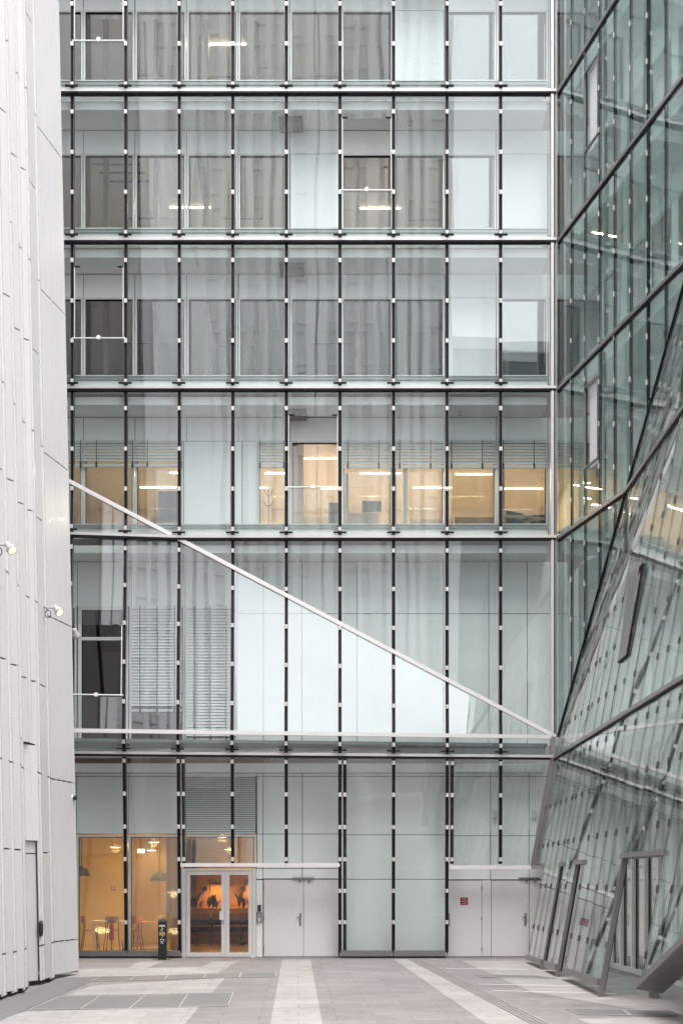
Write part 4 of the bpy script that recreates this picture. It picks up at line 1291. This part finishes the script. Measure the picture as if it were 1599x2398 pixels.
# opened vents on the upper plane
for o0, o1 in OP1:
    f = MB(); s0, s1 = 2 * DS + .03, 3 * DS - .03
    for s in (s0, s1): f.bar(r1(s, o0), r1(s, o1), U, .035, N1, .05, off=-.02)
    f.bar(r1(s0, o0), r1(s1, o0), (0, 0, 1), .04, N1, .05, off=-.02); f.bar(r1(s0, o1), r1(s1, o1), (0, 0, 1), .04, N1, .05, off=-.02)
    o = f.build("vent_frame", "steel", WG)
    f = MB(); f.prism([r1(s0, o0, -.12), r1(s1, o0, -.12), r1(s1, o1, -.12), r1(s0, o1, -.12)], -N1 * .03); f.build("vent_panel", "blind_grey", o)
# leaning plane panes
OPN = [(4.15, 4.65, 2.42), (6.25, 7.20, 2.44), (10.95, 14.0, 2.49)]      # openings: w0, w1, head
wl = [1.6, 2.43, 3.26, 4.15, 4.65, 5.4, 6.25, 7.20, 8.13, 9.06, 9.99, 10.95, 11.7, 12.47, 13.24, 14.0, 14.9, 15.8, 16.7, 17.6]
wl0 = [0.05, .83] + wl
def zbot(w): return .10 + .012 * w if w < 13.9 else .46 + .36 * (w - 14.2) + .1
def s_of_w(w): return w / -U.y
for a, c in zip(wl0, wl0[1:]):
    lo, hi = a + .012, c - .012
    zlist = [zbot((a + c) / 2), 2.5, Z5] + bandz[1:]
    for zb, zt in zip(zlist, zlist[1:]):
        if zt <= zb: continue
        if c > WE[min(len([1 for q_ in bandz if q_ <= zb + .01]), 5)] + .01: continue
        if zb < 2.4:
            if a < 1.5: continue
            if any(o0 - .02 <= a and c <= o1 + .02 for o0, o1, _ in OPN): continue
        j0 = .06 if zb in bandz else .0; j1 = .06 if zt in bandz else .0
        zb0, zb1 = (zbot(lo) + .08, zbot(hi) + .08) if zb < 2 else (zb + j0, zb + j0)
        if zb0 > zt - .2: continue
        q = [(lo, zb0), (hi, zb1), (hi, zt - j1), (lo, zt - j1)]
        # below the fold line only: z < CZ + FS*s
        fs = FS / -U.y
        q = clip(q, fs, -1, -CZ + .06)
        if area(q) > .02: wpane([r2(w, z) for w, z in q], N2, m="wing_foot_glass")
# mullions and clamps of the wing
nw = 0; restw = MB()
def wclamp(par, p, t, n, u, m='clamp_metal'):
    global nw
    b = MB() if nw < 100 else restw
    b.bar(p - t * .06, p + t * .06, u, .032, n, .022, off=-.002)
    if b is not restw: b.build("clamp", m, par)
    nw += 1
for i in range(1, NS):
    s = i * DS; z0 = zfold(s)
    if z0 > ZT or s * -U.y > 9.1: break
    b = MB(); b.bar(r1(s, z0), r1(s, ZT), U, .020, N1, .08, off=-.075); o = b.build("mullion", "dark_profile", WG)
    z = Z1 + 5.0 - .35 - (i % 3) * .31
    while z > z0 + .2:
        if z < ZT: wclamp(o, r1(s, z), Vector((0, 0, 1)), N1, U)
        z -= 1.02
for w in wl0:
    zt = min(ZT if w < 9.1 else Z4 if w < 14.95 else Z5, CZ + FS / -U.y * w)
    z0 = zbot(w) + .08 if w >= 1.5 else 2.45
    if any(o0 + .05 < w < o1 - .05 for o0, o1, _ in OPN): z0 = 2.55
    b = MB(); b.bar(r2(w, z0), r2(w, zt), (0, 1, 0), .014, N2, .04, off=-.037); o = b.build("mullion", "profile_edge", WG)
    z = Z5 - .3
    while z > z0 + .2: wclamp(o, r2(w, z), V2, N2, Vector((0, 1, 0)), 'clamp_dark'); z -= 1.02
    z = Z5 + .75
    while z < zt - .2: wclamp(o, r2(w, z), V2, N2, Vector((0, 1, 0)), 'clamp_dark'); z += 1.02
restw.build("clamp", "clamp_dark", WG)["kind"] = "stuff"
# band rails and fold rail
for z in bandz:
    b = MB()
    sf = min(max(0, (z - CZ) / FS), 9.06 / -U.y)
    if z > CZ:
        b.bar(r1(0, z), r1(sf, z), (0, 0, 1), .09, N1, .10, off=-.05)
        b.bar(r1(0, z - .07), r1(sf, z - .07), (0, 0, 1), .05, N1, .06, off=-.05, mi=1)
    w0 = max(0.0, sf * -U.y)
    we = WE[1] if z == Z4 else WE[0] if z == Z5 else 9.06
    if w0 < we:
        b.bar(r2(w0, z), r2(we, z), V2, .09, N2, .10, off=-.05)
        b.bar(r2(w0, z - .07), r2(we, z - .07), V2, .05, N2, .06, off=-.05, mi=1)
    b.build("band_rail", ["steel", "dark_profile"], WG)
b = MB(); sT = 9.06 / -U.y
b.bar(r1(0, CZ), r1(sT, zfold(sT)), U, .035, N1, .07, off=-.03); b.build("fold_rail", "dark_profile", WG)
# openings: jambs, heads
def jamb(w, ztop, thick, deep, lead=0.05):
    b = MB(); u = Vector((0, -1, 0))
    b.bar(r2(w, 0.0), r2(w, ztop), u, thick, N2, deep, off=-deep + lead)
    b.build("opening_jamb", "steel", WG)
    b = MB()
    b.bar(r2(w - thick / 2 - .05, .12), r2(w - thick / 2 - .05, ztop), u, .07, N2, .06, off=-.10); b.build("jamb_gasket", "black", WG)
    b = MB()
    for i in range(7): b.bar(r2(w - thick / 2 - .05, .25 + .33 * i), r2(w - thick / 2 - .05, .42 + .33 * i), u, .05, N2, .06, off=-.085)
    b.build("jamb_clip", "clamp_metal", WG)
jamb(4.20, 2.45, .05, .04, .02); jamb(6.32, 2.48, .06, .07, .02); jamb(11.06, 2.55, .07, .09, .02)
for w0, w1, zh_ in OPN:
    b = MB(); dd = .15 if w1 - w0 > 2 else .11 if w1 - w0 > .8 else .07
    b.bar(r2(w0, zh_), r2(w1, zh_), V2, .09, N2, dd, off=-dd + .05); b.build("opening_head", "steel", WG)
def on_r2(px, py):
    t_, q_ = (px - CX) / F, (HY - py) / F
    d_ = (PA - PB * D + PC * H) / (t_ - PB - PC * q_)
    return D - d_, H + q_ * d_
wv0, zv1 = on_r2(1499, 1332); _, zv0 = on_r2(1478, 1528)
wa = max(q for q in wl0 if q <= wv0); wb = min(q for q in wl0 if q > wa)
f = MB()
for w in (wa + .04, wb - .04): f.bar(r2(w, zv0), r2(w, zv1), (0, 1, 0), .04, N2, .07, off=-.02)
for z in (zv0, zv1): f.bar(r2(wa + .04, z), r2(wb - .04, z), V2, .04, N2, .07, off=-.02)
o = f.build("vent_frame", "dark_profile", WG)
f = MB(); f.prism([r2(wa + .05, zv0, .03), r2(wb - .05, zv0, .03), r2(wb - .05, zv1, .10), r2(wa + .05, zv1, .10)], N2 * .02); f.build("vent_panel", "steel", o)
# bottom rails
for a, c in ((1.6, 4.15), (4.65, 6.25), (7.2, 10.95)):
    b = MB(); p, q = r2(a, zbot(a) + .02), r2(c, zbot(c) + .02)
    b.bar(p, q, V2, .12, N2, .12, off=-.06); b.build("bottom_rail", "steel", WG)
b = MB(); p, q = r2(13.95, .44), r2(17.6, .44 + .36 * 3.65)
b.bar(p, q, V2, .13, N2, .42, off=-.37); b.build("bottom_beam", "steel", WG)
fp = gnd(1530, 2338)
b = MB(); b.box(fp.x - .075, fp.x + .075, fp.y - .075, fp.y + .075, 0, 1.0); b.bar((fp.x, fp.y, .95), r2(15.5, .95, -.2), (0, 0, 1), .12, (1, 0, 0), .12); b.build("support_leg", "steel", WG)
# soffit rail linking the canopy to the leaning plane
b = MB(); b.bar((5.0, .1, 2.41), r2(1.6, 2.41), (0, 0, 1), .10, (1, 0, 0), .1); b.build("canopy_rail", "steel", WG)
# inside: floors, inner wall, windows, rooms
for z in bandz[1:]:
    sf = max(0.0, (z - CZ) / FS)
    we = WE[1] if z == Z4 else 9.06
    sf = min(sf, 9.06 / -U.y)
    pts = [r1(-.2, z, -.16), r1(sf, z, -.16)] + ([r2(we, z, -.16)] if sf < 8.9 else []) + [Vector((13, -we, z)), Vector((13, .5, z)), Vector((6.6, .5, z))]
    b = MB(); b.prism([p + Vector((0, 0, -.33)) for p in pts], (0, 0, .62)); b.build("floor_slab", "white_panel", WG)
z = Z5; pts = [Vector((6.0, .4, z)), r2(0, z, -.2), r2(17.6, z, -.2), Vector((13, -17.6, z)), Vector((13, .5, z))]
b = MB(); b.prism([p + Vector((0, 0, -.3)) for p in pts], (0, 0, .55)); b.build("floor_slab", "white_panel", WG)
iw = MB(); gw = []
for zb, zt in zip(bandz, bandz[1:]):
    base = zb + .3
    for i in range(-1, 6 if zb > Z4 - .1 else 9):
        s0, s1 = i * 1.4, (i + 1) * 1.4
        p = lambda s, z: r1(s, z, -1.15)
        iw.prism([p(s0, zt - 1.0), p(s1 - .02, zt - 1.0), p(s1 - .02, zt - .34), p(s0, zt - .34)], -N1 * .05)
        iw.prism([p(s0, base), p(s0 + .3, base), p(s0 + .3, zt - 1.02), p(s0, zt - 1.02)], -N1 * .05)
        if zb > Z4 - 1 or True:
            gw.append([p(s0 + .32, base), p(s1 - .02, base), p(s1 - .02, zt - 1.02), p(s0 + .32, zt - 1.02)])
iw.build("wall", "wall_panel", WG)
for q in gw:
    b = MB()
    for a, c in zip(q, q[1:] + q[:1]):
        ctr = sum(q, Vector()) / 4
        b.prism([a, c, c + (ctr - c) * .06, a + (ctr - a) * .06], -N1 * .05)
    o = b.build("window", "aluminium_white", WG)
    b = MB(); b.prism([a + (ctr - a) * .055 for a in q], -N1 * .01); b.build("pane", "window_glass", o)
rb = MB(); rb.prism([r1(-.5, 5.6, -4.2), r1(9.4, 5.6, -4.2), r1(9.4, ZT, -4.2), r1(-.5, ZT, -4.2)], -N1 * .1); rb.build("room_wall", "room_dark", WG)
b = MB(); b.box(12.9, 13.1, -9.1, .5, 0, ZT); b.build("rear_wall", "concrete_roof", WG)
b = MB()
for w, z0, z1 in ((9.06, Z4 + .3, ZT), (14.9, Z5 + .3, Z4 - .33), (17.6, .0, Z5 - .3)):
    p_ = r2(w, z0, -.2); q_ = r2(w, min(z1, CZ + FS / -U.y * w), -.2)
    b.prism([Vector((p_.x, -w, z0)), Vector((13, -w, z0)), Vector((13, -w, z1)), Vector((q_.x, -w, z1)), Vector((q_.x, -w, q_.z))], (0, .12, 0))
b.build("end_wall", "wall_panel", WG)
b = MB(); b.prism([r1(-.3, ZT + .2, .0), r1(9.3, ZT + .2, 0), Vector((13.1, -9.1, ZT + .2)), Vector((13.1, 0.5, ZT + .2))], (0, 0, .4)); b.build("roof", "concrete_roof", WG)
# ground floor entrance behind the openings: cream fins, glazing and door
XE0 = gnd(1440, 2267); XE1 = gnd(1599, 2312)
ed = (XE1 - XE0).normalized(); en = Vector((ed.y, -ed.x, 0))
if en.x > 0: en = -en
def e(t, z, off=0.0): return XE0 + ed * t + en * off + Vector((0, 0, z))
fin = MB()
for i in range(-3, 14):
    t_ = i * 1.05 + .75
    b = MB(); b.bar(e(t_, .05), e(t_ + .0, 4.9), ed, .10, en, .13, off=-.05); b.build("facade_fin", "fin_cream", WG)
    b = MB(); b.bar(e(t_ + .12, .05), e(t_ + .12, 4.9), ed, .05, en, .06, off=-.05); b.build("fin_gasket", "black", WG)
for i in range(-3, 14):
    t_ = i * 1.05 + .75
    b = MB(); b.prism([e(t_ + .15, .12), e(t_ + .98, .12), e(t_ + .98, 4.9), e(t_ + .15, 4.9)], -en * .012); b.build("glass_pane", "door_glass", WG)
b = MB(); b.bar(e(-3, .05), e(14, .05), (0, 0, 1), .12, en, .1, off=-.06); b.build("sill_rail", "aluminium_white", WG)
df = MB()
for t_ in (-.62, -.08): df.bar(e(t_, .1), e(t_, 2.3), ed, .06, en, .05, off=.02)
df.bar(e(-.62, 2.3), e(-.08, 2.3), (0, 0, 1), .06, en, .05, off=.02)
o = df.build("door", "aluminium_white", WG)
h = MB(); h.bar(e(-.13, 1.0), e(-.13, 1.12), ed, .05, en, .12, off=.07); h.build("handle", "steel", o)
ew = MB(); ew.prism([e(-4, 0, -3.2), e(14, 0, -3.2), e(14, 4.9, -3.2), e(-4, 4.9, -3.2)], -en * .1); ew.build("lobby_wall", "lobby_grey", WG)

rest.build("clamp", "clamp_metal", B)["kind"] = "stuff"

# ------------------------------------------------------------------ buildings behind the camera (seen in the reflections)
t = thing("tower_block", "tall white tower with vertical fins behind the viewer, seen in the glass", "building", (-8, -80, 0))
LT = 80.0
XT = X(1052) + (X(1052) / D) * LT
b = MB(); b.box(-27, XT, -95, -LT, 0, 84); b.build("wall", "tower_wall", t)
b = MB(); x = -27.0
while x < XT - .5:
    wv = random.choice((.5, .65, .9)); b.box(x, x + wv, -LT, -LT + .7, 0, 84); x += random.choice((1.1, 1.3, 1.6))
b.build("fin", "tower_white", t)
b = MB()
for k in range(1, 22): b.box(-27, XT, -LT + .05, -LT + .3, k * 3.7 - .15, k * 3.7 + .15)
b.build("floor_band", "white_panel", t)
t = thing("low_block", "lower dark glass block behind the viewer, seen in the glass", "building", (26, -80, 0))
b = MB(); b.box(XT + .3, 21, -95, -LT, 0, 49); b.box(21, 60, -95, -LT - 1, 0, 30); b.build("wall", "facade_far", t)
b = MB()
for k in range(1, 14):
    for x in range(int(XT) + 1, 20 if k > 8 else 58, 3): b.box(x, min(x + 2.4, 21 if k > 8 or x < 21 else 99), -LT - .02, -LT + .03, k * 3.5 - 2.6, k * 3.5 - .4)
b.build("window", "window_far", t)
b = MB(); b.box(XT + .3, 21, -LT - .3, -LT + .2, 49, 50); b.build("parapet", "white_panel", t)
